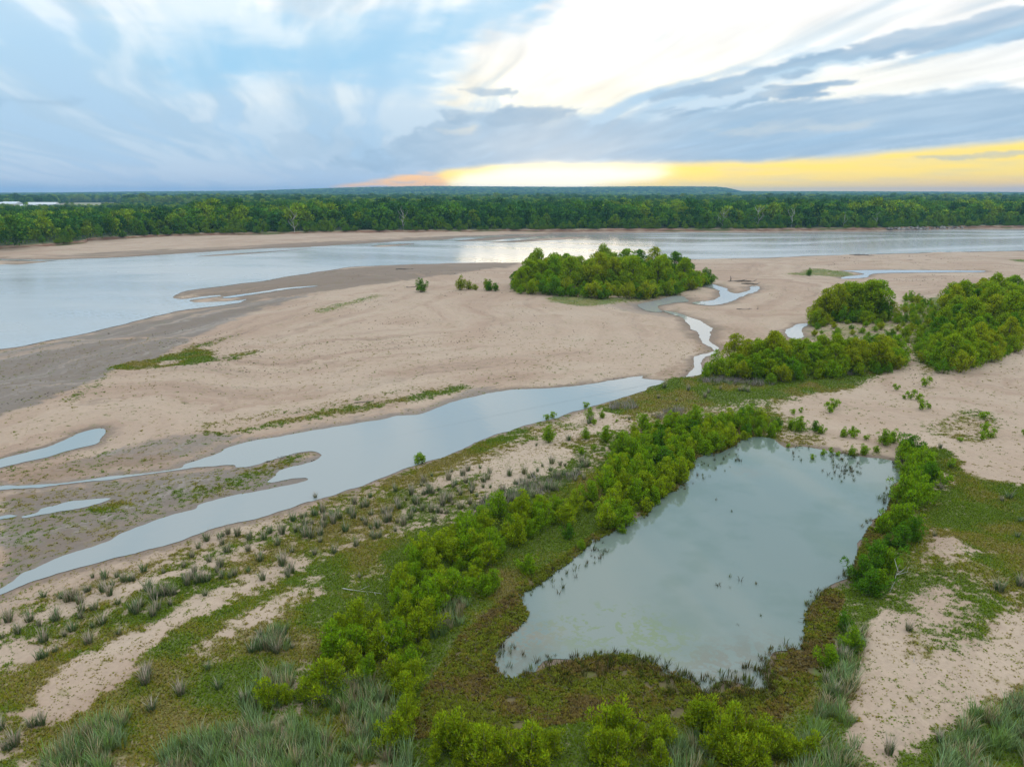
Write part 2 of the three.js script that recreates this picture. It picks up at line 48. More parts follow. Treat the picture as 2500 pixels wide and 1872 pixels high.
  shrub_zones: [['upper',2.05,1.4,[[16.33,-89.98],[21.05,-92.36],[28.16,-94.68],[34.11,-95.97],[35.49,-92.01],[32.85,-88.99],[28.35,-87.87],[25.57,-84.34],[21.65,-81.48],[20.22,-77.89],[17.57,-72.74],[14.63,-69.81],[13.08,-70.55],[10.89,-73.08],[11.16,-78.54],[13.58,-85.54]]],['middle',2.1,1.4,[[9.58,-73.08],[12.02,-74.82],[13.84,-72.51],[16.53,-70.87],[13.17,-66.31],[10.69,-63.12],[8.01,-61.41],[7.64,-63.12],[10.18,-67.77],[8.78,-69.81]]],['hedge',1.9,1.3,[[-6.72,-57.86],[-5.25,-61.83],[-3.44,-63.12],[0.39,-65.18],[5.29,-67.77],[7.87,-69.08],[8.09,-67.28],[5.76,-63.55],[2.96,-61],[-0.35,-57.86],[-2.37,-55],[-5.5,-56.04]]],['bend',2.05,1.35,[[-9.52,-51.14],[-8.03,-54.32],[-6.4,-58.24],[-2.18,-59.79],[-0.71,-57.86],[-2,-53.99],[-3.79,-50.84],[-6.25,-47.47],[-7.18,-47.73],[-8.76,-48.27]]],['lower',1.95,1.3,[[-12.43,-42.41],[-11.33,-46.17],[-9.77,-47.2],[-7.63,-46.68],[-6.25,-47.47],[-5.81,-46.17],[-5.86,-42.85],[-5.57,-40.31],[-6.12,-37.66],[-6.81,-38.2],[-6.62,-39.52],[-8.99,-39.92],[-10.97,-40.72],[-11.96,-40.52]]]],
  shrub_lone: [['left_small',2,[[-13.51,-37.84],[-12.5,-38.2],[-11.23,-38.57],[-14.5,-37.48]]],['toe',2,[[-6.12,-35.93],[-6.28,-34.65],[-6.87,-34.03],[-6.05,-37.13]]],['bottom_left',1.95,[[-3.74,-34.34],[-2.92,-33.88],[-1.92,-34.18],[-1.11,-33.43],[0.23,-34.03],[1.36,-34.18],[2.23,-33.73],[-0.44,-33.14],[-4.19,-33.14],[-2.63,-32.85],[-1.52,-32.57],[1.09,-32.85]]],['bottom_mid',1.9,[[5.1,-34.34],[5.94,-34.65],[6.76,-34.8],[7.74,-34.49],[8.48,-34.8],[4.63,-33.14],[5.47,-32.85],[7.9,-33]]],['bottom_right',1.85,[[12.43,-34.96],[13.4,-35.12],[13.88,-34.49],[14.63,-34.03],[11.52,-34.18],[11.3,-35.93],[10.63,-36.1],[15.37,-33.58],[13.22,-33.14],[16.32,-33.73],[12.12,-33.14]]],['right_top',2.2,[[45.23,-80.12],[47.12,-81.9],[46.63,-79.19],[46.37,-77.26],[44.51,-74.82],[44.44,-73.08],[43.26,-75.42],[42.32,-71.96]]],['right_big',2.9,[[38.87,-67.77],[39.83,-67.28],[41.36,-68.07],[40.76,-69.81],[42.09,-70.33]]],['right_mid',2.1,[[33.94,-61.83],[35.28,-62.25],[36.19,-61.83],[32.92,-59],[33.98,-58.62],[35.49,-59.79],[31.12,-57.12]]],['right_low',2.3,[[27.47,-50.84],[29.16,-52.37],[27.85,-52.69],[30.61,-54.32],[29.93,-54.66]]],['right_tiny',1.3,[[23.09,-43.76],[20.69,-41.98],[23.54,-46.17]]],['pond_head',1.5,[[41.96,-88.35],[43.28,-88.99],[39.32,-90.82],[39.77,-89.98],[37.32,-91.16],[36.7,-92.36],[47.15,-86.3],[45.76,-85.54],[47.39,-84.79],[48.78,-85.54],[43.69,-83.32],[41.89,-82.61],[40.3,-82.32]]],['spit',1.2,[[35.24,-81.21],[37.02,-82.61],[38.29,-83.32],[38.6,-82.32],[33.83,-85.24]]],['hedge_low',1.3,[[6.08,-58.62],[5.16,-60.59],[-1.44,-51.75],[-2.06,-51.02],[10.13,-61.83]]],['inner',1.8,[[9.49,-62.68],[8.76,-64.45],[1.34,-54.32],[-2.84,-54.32]]],['dune',1.5,[[10.59,-95.6],[12.37,-96.54],[10.85,-92.89],[13.96,-93.78],[9.13,-86.3],[7.1,-86.3],[4.53,-85.54],[9.74,-82.61],[11.57,-85.54],[12.08,-81.9],[8.15,-81.21],[10.82,-87.87]]],['creekside',1.2,[[4.78,-96.54],[5.67,-97.49],[-10.83,-79.59],[-10.39,-79.85],[10.7,-102.5]]]],
  trees: [['island',8.6,4.1,[[1.54,-229.7],[7.04,-253.4],[22.13,-265.8],[44.68,-268.5],[57.53,-265.8],[61.25,-253.4],[54.01,-233.7],[43.16,-227.7],[30.61,-219.3],[21.49,-226.8],[11.52,-229.7],[3.12,-223.9]]],['island_low',5,3.2,[[0,-241],[5.74,-258.2],[6.85,-246.5],[2.54,-227.7]]],['grove_back',7.2,2.4,[[72.08,-172.9],[78.46,-181.2],[86.28,-185.1],[91.59,-183.1],[93.13,-177],[90.31,-172.4],[85.83,-175.2],[79.43,-176.4]]],['grove_front',5,2,[[36.17,-122.5],[40.18,-127.8],[46.58,-129.4],[54.06,-127.8],[58.9,-127.1],[65.8,-129.4],[70.37,-130.4],[68.64,-125.6],[64.62,-122.5],[59.57,-122.2],[51.86,-120.5],[44.16,-118.3],[38.72,-118.3]]],['grove_right',7.4,3.2,[[102.9,-174.1],[116,-189.7],[129,-196.7],[139.3,-198.9],[151,-196.7],[130.2,-168.5],[115.4,-160.7],[102.4,-149.2],[105,-155.9],[93.1,-149.2],[97.2,-160.7]]],['grove_slope',4.6,2.4,[[88.02,-149.2],[95,-159.3],[92.25,-149.2],[102.1,-151.4],[112.6,-160.7],[101.3,-145.1],[88.94,-132.1],[77.8,-123.4],[73.4,-122.5],[76.7,-130.4]]]],
  fringe: [['island_edge',4.4,2.4,[[0.25,-227.7],[3.1,-222.1],[11.24,-223.9],[20.9,-220.2],[29.9,-214.1],[42.13,-222.1],[57.91,-242.1],[67.07,-255.8],[63.87,-246.5],[51.63,-225.8],[39.78,-215.8],[26.99,-209.9],[18.08,-215.8],[9.72,-217.6],[0.98,-218.4]]],['grove_edge',2.8,1.9,[[35.07,-121.1],[39.84,-119.7],[44.35,-118.8],[52.09,-121.1],[59.71,-122.5],[65.77,-123.4],[69,-125.6],[67.94,-122.8],[62.5,-119.7],[57.01,-119.7],[49.05,-116.9],[41.7,-115],[36.29,-116.9]]],['slope_edge',3,2.2,[[84.44,-145.1],[75.04,-127.1],[73.26,-121.7],[77.27,-122.5],[88.29,-131],[102.2,-145.1],[101.4,-142.7],[87.56,-128.7],[76.24,-119.7],[70.96,-118.8],[73.31,-125.6],[81.45,-141.1]]],['lane',1.9,2.4,[[87.03,-165.8],[111.5,-204.3],[114.5,-200.4],[102,-174.1],[84.44,-145.1],[72.95,-125.6],[72.6,-130.4],[81.25,-149.2]]],['mound',1.6,3.2,[[69.84,-168.5],[78.17,-171.2],[85.52,-168.5],[81.79,-153.7],[70.4,-137.3],[61.03,-135.5],[60.96,-145.1]]],['back_edge',3,2.4,[[71.6,-172.9],[79.91,-175.2],[86.26,-174.1],[92.73,-175.2],[90.24,-170.7],[83.44,-170.1],[77.2,-171.2],[70.34,-169]]]],
  tree_lone: [['mid_bush',3,[[108.5,-201.9],[111.1,-204.3]]],['bar_bush',3.4,[[-27.73,-223.9]]],['bar_dry',3.2,[[-16,-229.7],[-13.5,-230.7],[-11.47,-228.7]]],['bar_dry2',3.6,[[-7.97,-230.7]]],['bar_green',3.2,[[-5.04,-225.8],[-6.98,-227.7]]],['shore_bush',3.5,[[64.88,-251.1],[67.59,-253.4],[65.25,-258.2]]],['pool_bush',3.2,[[111.9,-278.1]]],['stand_alone',3.6,[[32.42,-119.7],[34.77,-122.5]]]],
  sapling: [[59.11,-109.3],[57.33,-103.6],[58.13,-103.2],[58.86,-102.5],[58.12,-98.47],[57.05,-98.08],[45.79,-100.5],[44.38,-98.47],[40.37,-98.47],[39.01,-97.88],[64.92,-111.7],[62.94,-93.78],[60.2,-87.87],[60.69,-89.98],[58.78,-87.08],[55.51,-86.3],[64.43,-87.87],[44.22,-87.08],[43.04,-87.87],[49.18,-77.51],[45.43,-72.51]],
  tussock: [[-22.11,-61.51],[-19.8,-61.76],[-19.15,-61.76],[-18.56,-62],[-18.67,-63.25],[-19,-65.34],[-20.16,-64.81],[-19.84,-65.07],[-17.75,-64.02],[-17.58,-65.61],[-18.22,-65.88],[-17.34,-61.03],[-16.68,-63.25],[-16.36,-64.28],[-15.68,-65.61],[-15.19,-61.51],[-14.75,-66.99],[-13,-62.25],[-12.44,-62.49],[-11.84,-60.32],[-12.63,-60.56],[-11.88,-63.76],[-12.35,-65.88],[-11.59,-64.02],[-10.73,-63.5],[-11.13,-66.99],[-10.68,-68.72],[-9.91,-64.02],[-9.6,-64.28],[-9.53,-65.88],[-9.45,-67.56],[-8.7,-66.16],[-9.53,-72.11],[-8.99,-69.62],[-8.54,-69.92],[-8.33,-70.23],[-7.5,-70.53],[-6.84,-67.28],[-6.21,-68.14],[-6.78,-65.34],[-7.25,-63.25],[-7.15,-65.61],[-6.01,-71.79],[-5.22,-69.32],[-5.52,-70.23],[-4.08,-70.53],[-3.49,-68.43],[-4.99,-65.88],[-2.59,-73.75],[-3,-71.16],[-2.6,-66.71],[-2.04,-67.56],[-1.48,-68.72],[-1.01,-69.62],[-0.63,-67.85],[-0.16,-68.72],[0.08,-67.28],[-0.3,-75.11],[0.33,-72.43],[-2.75,-64.54],[-10.64,-61.51],[-20.13,-69.92],[-4.11,-66.71],[-14.17,-64.02],[-18.07,-60.56],[3.39,-77.24],[4.49,-77.98],[5.41,-77.61],[5.94,-77.61],[1.37,-75.46],[-0.25,-75.11],[4.25,-75.81],[2.81,-75.81],[7.91,-78.73],[7.28,-76.16],[7.68,-73.42],[8.34,-77.61],[7.64,-77.24],[0.57,-72.43],[1.56,-71.79],[0.95,-73.09],[4.91,-73.75],[5.61,-74.77],[3.14,-70.84],[3.77,-71.16],[1.86,-74.09],[2.25,-74.43],[-0.05,-69.02],[1.15,-69.62],[2.96,-84.35],[6.97,-86.09],[10.24,-93.78],[10.61,-94.3],[27.51,-110.8],[29.06,-106.7],[30.12,-108.7],[32.51,-110.8],[35.81,-110.1],[35.26,-110.1],[22.22,-107.3],[24.49,-105.4],[15.8,-94.83],[24.39,-113.7],[36.33,-109.4],[6.76,-73.09],[4.24,-70.84],[0.3,-67.28],[2.22,-68.72],[-27.3,-60.19],[-26.14,-61.03],[-26.28,-60.56],[-25.89,-61.51],[-23.53,-60.32],[-36,-50.62],[-34.57,-50.45],[-33.82,-49.94],[-33.56,-50.11],[-33.29,-50.28],[-33.15,-51.32],[-32.97,-51.49],[-31.67,-51.14],[-31.4,-52.03],[-32.75,-53.32],[-33.86,-53.6],[-30.84,-52.58],[-30.37,-52.58],[-33.73,-46.48],[-34.6,-45.46],[-35.3,-44.89],[-31.64,-48.16],[-30.74,-43.4],[-31.23,-45.31],[-30.94,-42.62],[-31.25,-42.49],[-29.84,-46.33],[-31.28,-47.38],[-27.8,-48],[-27.51,-48.47],[-25.97,-48],[-26.92,-49.44],[-26.79,-49.94],[-26.42,-50.11],[-25.96,-50.11],[-25.84,-50.45],[-25.36,-51.67],[-25.94,-52.58],[-24.77,-52.03],[-24.47,-52.21],[-24.08,-52.39],[-25.45,-52.76],[-23.83,-53.7],[-22.43,-52.76],[-22.18,-53.13],[-30.06,-54.27],[-21.1,-36.95],[-22.52,-39.17],[-22.77,-39.84],[-19.35,-40.77],[-20.06,-38.4],[-17.96,-38.95],[-27.1,-35.39],[-26.68,-35.58],[-28.74,-35.11],[-27.08,-33.51],[-27.4,-33.51],[-27.05,-33.86],[-17.07,-43.27],[-17.13,-42.49],[-16.05,-37.87],[-25.73,-53.89],[-36.43,-47.23],[-16.66,-42.75],[-17.91,-53.13],[-12.13,-52.76],[-17.94,-53.89],[-16.44,-43.01],[-15.97,-43.53],[-15.65,-44.34],[-15.01,-43.53],[-17.2,-44.34],[-15.49,-42.49],[-14.62,-43.01],[49.27,-77.61],[44.92,-71.79],[49.99,-68.72],[48.9,-68.14],[51.63,-83.92],[47.69,-63.5],[37.8,-60.32],[45.25,-60.32],[37.34,-50.62],[39.56,-51.49],[27.71,-45.46],[24.39,-45.46],[24.91,-46.03],[22.04,-42.75],[21.87,-43.27],[22.17,-42.49],[19.85,-40.3],[19.87,-38.95],[20.29,-38.73],[20.48,-33.68],[23.86,-34.75],[37.45,-50.79]],
  tussock_field: [[-35.93,-48.27],[-28.64,-57.86],[-14.63,-69.81],[-4.65,-78.54],[0.44,-73.65],[-7.3,-63.55],[-12.52,-58.62],[-19.56,-51.75],[-27.1,-45.18],[-31.63,-42.41]],
  tallgrass: [[0.9,[[-13.52,-33.37],[-14.48,-31.2],[-5.04,-31.2],[-5.32,-33.37],[-6.19,-35.61],[-6.78,-38.02],[-7.9,-39.52],[-9.93,-39.52],[-11.37,-39.14],[-11.99,-37.66],[-13.25,-36.95],[-14.02,-35.61]]],[0.9,[[-18.83,-33.37],[-18.5,-34.65],[-16.12,-35.61],[-14.36,-35.93],[-13.05,-36.27],[-11.99,-37.66],[-11.3,-33.37],[-12.8,-31.2],[-18.26,-31.2]]],[0.9,[[-17.33,-43.3],[-15.91,-45.92],[-14.84,-44.22],[-15.14,-42.41],[-16.42,-42.19]]],[0.9,[[-15.78,-37.3],[-15.54,-39.52],[-14.49,-41.13],[-13.5,-39.52],[-13.7,-37.66],[-14.83,-35.93]]],[0.9,[[-24.82,-33.37],[-24.06,-35.61],[-22.71,-36.61],[-21.16,-34.03],[-20.36,-31.2],[-24.13,-31.2]]],[0.9,[[18.83,-33.37],[16.58,-31.2],[11.54,-31.2],[15.73,-33.37],[17.55,-36.27],[19.78,-39.92],[23.1,-45.18],[24.93,-46.68],[24.53,-45.18],[20.97,-39.14],[19.27,-35.61]]],[0.9,[[23.27,-33.37],[25.42,-35.93],[28.4,-37.3],[31.32,-38.02],[33.56,-38.39],[28.33,-31.2],[20.99,-31.2]]],[0.9,[[7.76,-33.37],[8.88,-35.61],[10.51,-35.61],[10.86,-33.37],[9.44,-31.2],[7.35,-31.2]]],[0.9,[[-5.92,-47.2],[-4.35,-49.96],[-3.39,-49.39],[-3.81,-46.68],[-5.09,-44.7],[-5.99,-45.18]]]],
  purple_brush: [[0.8,[[13.94,-104.7],[17.82,-106.3],[18.26,-101.5],[16.33,-100.5],[14.13,-101.5]]],[0.8,[[19.29,-97.49],[22.97,-101.5],[24.85,-99.46],[23.05,-96.54],[20.06,-95.6]]],[0.8,[[30.57,-118.3],[35.03,-119.7],[40.99,-116.9],[42.75,-114.2],[39.05,-113],[32.23,-114.2]]],[0.8,[[46.72,-125.6],[51.63,-127.1],[56.78,-125.6],[61.11,-122.5],[58.38,-119.7],[50.14,-119.7]]],[0.8,[[-4.94,-62.68],[-2.83,-67.28],[-0.42,-70.33],[1.25,-69.81],[-0.4,-66.31],[-2.69,-63.55],[-4.13,-61.83]]],[0.8,[[0,-71.41],[4.01,-74.82],[7.62,-75.42],[6.49,-72.51],[2.05,-68.27],[0,-67.28]]]],
  emergent: [[2.2,[[-0.94,-40.72],[-1.38,-43.3],[-0.57,-44.94],[0.56,-43.76],[2.2,-43.3],[3.58,-43.3],[2.39,-41.55],[0.78,-40.52]]],[5,[[1.5,-40.92],[2.46,-43.03],[5.25,-43.48],[8.08,-43.94],[9.85,-43.03],[10.66,-41.72],[12.38,-41.13],[13.55,-41.55],[17.03,-42.41],[16.42,-39.14],[12.18,-38.39],[8.84,-39.14],[6.53,-40.72],[3.85,-39.92]]],[1,[[16.74,-41.55],[17.76,-43.76],[19.97,-45.18],[20.77,-44.7],[22.63,-49.39],[21.44,-48.27],[19.97,-45.18],[17.08,-44.22],[15.67,-41.55]]],[1.5,[[1.28,-51.75],[3.04,-55],[7.78,-61],[8.01,-59.79],[5.13,-55.69],[2.57,-51.75],[1.24,-49.96]]],[0.9,[[5.13,-55.69],[9.38,-61.83],[10,-61],[6.36,-54.32],[2.8,-49.96],[1.54,-49.39]]],[0.5,[[20.47,-78.54],[25.73,-84.05],[29.65,-87.08],[30.17,-85.54],[23.14,-74.82],[19.74,-73.65],[17.26,-70.33]]],[1.6,[[37.06,-82.61],[36.28,-78.54],[36.58,-76.02],[38.94,-76.64],[40.84,-81.9],[39.21,-83.18]]],[0.9,[[36.53,-82.61],[34.32,-76.02],[35.54,-73.65],[38.72,-74.82],[38.95,-77.26],[36.12,-76.02]]],[1.5,[[36.47,-68.27],[39.93,-73.65],[40.24,-72.51],[37.45,-67.28],[35.47,-65.37]]],[1.5,[[30.06,-57.86],[33.82,-63.55],[33.79,-62.68],[29.9,-56.4],[27.47,-53.66],[26.81,-53.66]]],[1,[[23.01,-49.96],[24.95,-52.37],[27.77,-54.32],[27.73,-55],[24.89,-53.01],[22.17,-49.39]]],[0.25,[[14.74,-53.01],[18.4,-54.32],[20.84,-51.75],[20.14,-47.2],[17.4,-45.18],[14.51,-47.2]]],[0.35,[[32.2,-87.08],[36.91,-84.79],[35.42,-79.85],[32.13,-81.21]]],[0.8,[[20.55,-69.29],[22.37,-69.81],[21.56,-66.31],[20.09,-66.79]]]],
  logs: [[-43.17,-297.8,7,10],[61.52,-193.5,4.2,5],[75.19,-174.1,3.4,35],[78.96,-180,2.8,15],[171.6,-370.2,7,-8],[173,-365.3,9,-12],[-20.99,-103.8,4.2,22],[-26.36,-82.32,2.2,15],[-25.8,-82.89,1.8,60],[-26.94,-81.48,1.6,-20],[-27.32,-80.39,1.5,40],[81.03,-258.2,10,-4],[82.7,-252.2,8,-10],[-11.46,-50.48,3.2,-18],[14.45,-36.44,2,30],[26.16,-41.89,1.1,60],[11.14,-35.31,0.9,-55],[21.93,-47.63,1.8,-12],[16.68,-41.76,1.4,8],[17.76,-41.8,1.6,10],[94.65,-180,5,-20],[93.23,-175.2,4,5],[-32.17,-237.8,4,5]],
  stumps: [[76.44,-258.2,1.9],[65.44,-194.6,0.8]],
  deadbranch: [[-8.21,-42.19,1.7],[29.26,-51.14,2.5]],
  snags: [[179,-637.4,14],[208.5,-637.4,16],[237,-637.4,14],[281.5,-637.4,15],[308.6,-637.4,13],[-184.9,-637.4,15],[-92.1,-637.4,15]],
  sheds: [[-1070.1,-1560,40,16,7,12],[-992.2,-1500,34,18,7.5,-8],[-880,-1420,52,18,7.5,3],[-883.6,-1380,24,12,5,10],[-806.8,-1400,9,7,4,20],[-867.7,-1620,14,9,5,0],[-935.4,-2000,22,12,6,5],[-640.6,-1500,16,10,5,-10]],
  houses: [[-889.8,-1700,10,8,5],[-1108.6,-2200,12,9,5.5],[-1020.6,-2600,22,10,7],[-263.1,-2700,20,10,7],[-241.9,-2750,14,10,6],[431.5,-2500,18,10,6.5],[484.3,-2450,22,12,8],[508.2,-2480,12,9,7],[1106.6,-2500,13,10,7],[-765.4,-2900,22,10,8],[-618,-3000,18,10,8],[1329.3,-2500,14,9,6]],
  church: [-1143.6,-2300],
  masts: [[-1431.7,-2600,34],[-590.6,-5200,78],[-2083.6,-4200,36],[-671.7,-5200,25]],
  fields: [[[-896,-1330],[-733.1,-1330],[-870.8,-1700],[-1178.2,-2300],[-1373.9,-2350],[-1072.4,-1800],[-1033.6,-1560],[-1094.1,-1500]],[[-1041.2,-1700],[-896.4,-1750],[-1229.4,-2400],[-1416.5,-2400]],[[-952.1,-2000],[-868.6,-2000],[-1071.8,-2500],[-1183.2,-2500]],[[-292.3,-2500],[-181,-2500],[-217.1,-3000],[-350.8,-3000]],[[-27.8,-2500],[521.2,-2400],[668.2,-3000],[-33.4,-3000]],[[975.5,-2400],[1216,-2400],[1536.7,-3000],[1219.4,-3000]],[[1282.3,-2450],[1316.4,-2450],[1450.7,-2700],[1413.1,-2700]]],
  riprap: [[320.3,-641.4],[345,-645.1],[389,-660.2],[403.8,-676.2],[387.2,-676.2],[351.4,-664.2],[327.6,-652.6]],
  skyline: [[-1.53,0],[-0.9187,-0.00056],[-0.696,-0.00056],[-0.5846,0],[-0.4955,0.00111],[-0.4065,0.00167],[-0.3396,0.00223],[-0.2728,0.00445],[-0.1949,0.00668],[-0.1114,0.00807],[-0.0278,0.00752],[0.0724,0.00696],[0.1949,0.0078],[0.2673,0.00724],[0.2784,0.0064],[0.2895,0.00445],[0.3018,0.00167],[0.3341,0.00139],[0.4176,0.00139],[0.529,0.00111],[0.6403,0.00056],[0.696,0],[0.9187,0.00056],[1.53,-0.00056]],
  sky: [['white',1,1.6,[[-7.36,9.14],[-3.81,10.77],[1.46,12.34],[4.89,14.53],[36.04,12.28],[36.25,11.04],[30.43,10.02],[23.63,9.18],[15.93,7.95],[9.76,7.34],[7.48,5.87],[-3.01,5.77],[-5.97,6.58],[-3.87,7.84]]],['white',0.7,1.5,[[-18.11,13.89],[-17.22,12.05],[-14.07,10.99],[-10.11,11.91],[-4.37,12.31],[1.44,14.58]]],['white',0.55,2.4,[[-36.11,11.87],[-36.39,10.2],[-31.2,10.6],[-27.06,10.34],[-23.91,11.08],[-22.67,13.5]]],['white',0.3,2.2,[[-21.95,6.01],[-19.74,7.4],[-16.47,8.06],[-14.3,7.62],[-10.32,7.6],[-7.44,6.98],[-10.39,6.24],[-16.03,6.63],[-19.88,5.83]]],['white',0.85,0.8,[[19.98,7.65],[24.91,8.61],[32.66,9.12],[36.56,9.13],[36.99,6.51],[33.05,6.48],[26.37,6.43],[20.89,6.32],[17.43,6.32]]],['white',0.55,0.5,[[13.37,4.38],[16.18,4.6],[21.54,4.99],[26.53,5.05],[24.13,4.63],[18.96,4.13],[14.82,4.02]]],['white',0.8,0.35,[[-5.74,4.34],[-4.52,5.06],[-2.72,4.84],[-2.12,4.56],[-3.03,4.21],[-4.84,4.26]]],['blue',0.9,1.5,[[-24.12,9.15],[-21.72,10.77],[-17.41,9.81],[-13.6,9.73],[-6.7,11.5],[0,14.1],[4.32,14.55],[2.62,12.58],[-2.06,10.79],[-7.36,9.14],[-11.45,7.97],[-17.56,8.02],[-21.33,7.07],[-23.4,6.71],[-24.35,7.17]]],['blue',0.6,1,[[-10.29,8.27],[-4.42,9.72],[-2.07,8.94],[-5.05,7.83],[-8.6,7.23]]],['grey',0.85,0.4,[[9.19,6.94],[11.48,7.43],[15.93,7.95],[19.89,8.67],[23.59,9.55],[28.21,10.23],[31.38,10.8],[36.18,11.46],[36.53,9.35],[32.69,8.9],[28.38,8.94],[24.17,8.78],[20.7,8.25],[17.6,7.49],[13.8,6.7],[10.95,6.5]]],['grey',0.9,0.3,[[11.58,5.53],[16.04,6.5],[18.71,7.06],[22.83,7.38],[24.1,7.18],[21.37,6.68],[18.22,6.55],[14.97,5.94],[12.16,5.51]]],['grey',0.7,0.8,[[-7.53,4.18],[-5.11,5.48],[0,5.78],[3.9,6.05],[4.51,5.62],[2.41,5.07],[7.5,5.03],[13.29,5.76],[18.79,6.14],[26.4,6.18],[33.1,6.13],[37.07,5.95],[37.49,3.35],[31.38,3.11],[24.34,2.66],[19.12,2.35],[10.58,2.3],[4.57,2.48],[-1.53,2.19],[-4.59,1.89],[-10.61,1.58],[-13.51,2.13],[-10.53,3.3]]],['grey',0.75,0.3,[[-6,5.75],[0,5.98],[4.2,6.07],[2.41,5.35],[0,4.79],[-3.02,5.07]]],['grey',0.7,0.25,[[-3.58,7.43],[0,7.47],[0.45,7.03],[-1.5,6.81],[-2.99,7.02]]],['grey',0.35,1,[[-17.93,3.47],[-14.8,4.36],[-10.49,4.15],[-10.56,2.73],[-14.65,2.26],[-17.44,2.65]]],['grey',0.45,0.4,[[-35.21,5.53],[-31.02,5.8],[-26.43,5.93],[-28.82,5.49],[-35.28,5.11]]],['yellow',1,0.35,[[-5.24,-0.18],[-5.2,1.6],[-1.53,2.07],[10.58,2.21],[19.12,2.26],[24.35,2.58],[29.15,2.93],[33.53,3.16],[37.51,3.24],[38.04,-0.14]]],['grey',0.5,0.12,[[26.85,2.35],[30.34,2.52],[33.61,2.55],[35.67,2.54],[35.7,2.35],[31.5,2.27],[28.07,2.19]]],['orange',0.9,0.3,[[-14.79,0.12],[-12.43,0.64],[-8.84,1.23],[-6.41,1.59],[-5.2,1.48],[-4.6,1.3],[-4.93,-0.03]]],['glow',1,0.8,[[-4.78,0.12],[-4.3,1.01],[-2.76,1.66],[0.31,2.07],[5.19,2.12],[11.18,2.09],[12.38,1.57],[9.45,1],[6.44,0.56],[5.85,0.06]]]]
};

// ------------------------------------------------------------------ noise and random numbers
const rng = (seed) => () => { seed = (seed + 0x6d2b79f5) | 0; let t = Math.imul(seed ^ (seed >>> 15), 1 | seed); t = (t + Math.imul(t ^ (t >>> 7), 61 | t)) ^ t; return ((t ^ (t >>> 14)) >>> 0) / 4294967296; };
const { lerp, clamp, smoothstep: sstep } = THREE.MathUtils;
const smooth = (a, b, x) => { const t = clamp((x - a) / (b - a), 0, 1); return t * t * (3 - 2 * t); };
const VT = new Float32Array(65536);
{ const R = rng(7); for (let i = 0; i < 65536; i++) VT[i] = R() * 2 - 1; }
function noise(x, y) {
  const xi = Math.floor(x), yi = Math.floor(y); let fx = x - xi, fy = y - yi;
  fx = fx * fx * (3 - 2 * fx); fy = fy * fy * (3 - 2 * fy);
  const a = (yi & 255) << 8, b = ((yi + 1) & 255) << 8, c = xi & 255, d = (xi + 1) & 255;
  const p = VT[a | c], q = VT[a | d], r = VT[b | c], s = VT[b | d];
  return (p + (q - p) * fx) + ((r + (s - r) * fx) - (p + (q - p) * fx)) * fy;
}
function fbm(x, y, o = 4) { let s = 0, a = 0.5; for (let i = 0; i < o; i++) { s += a * noise(x, y); x = x * 2.03 + 17.3; y = y * 2.03 + 9.1; a *= 0.5; } return s; }

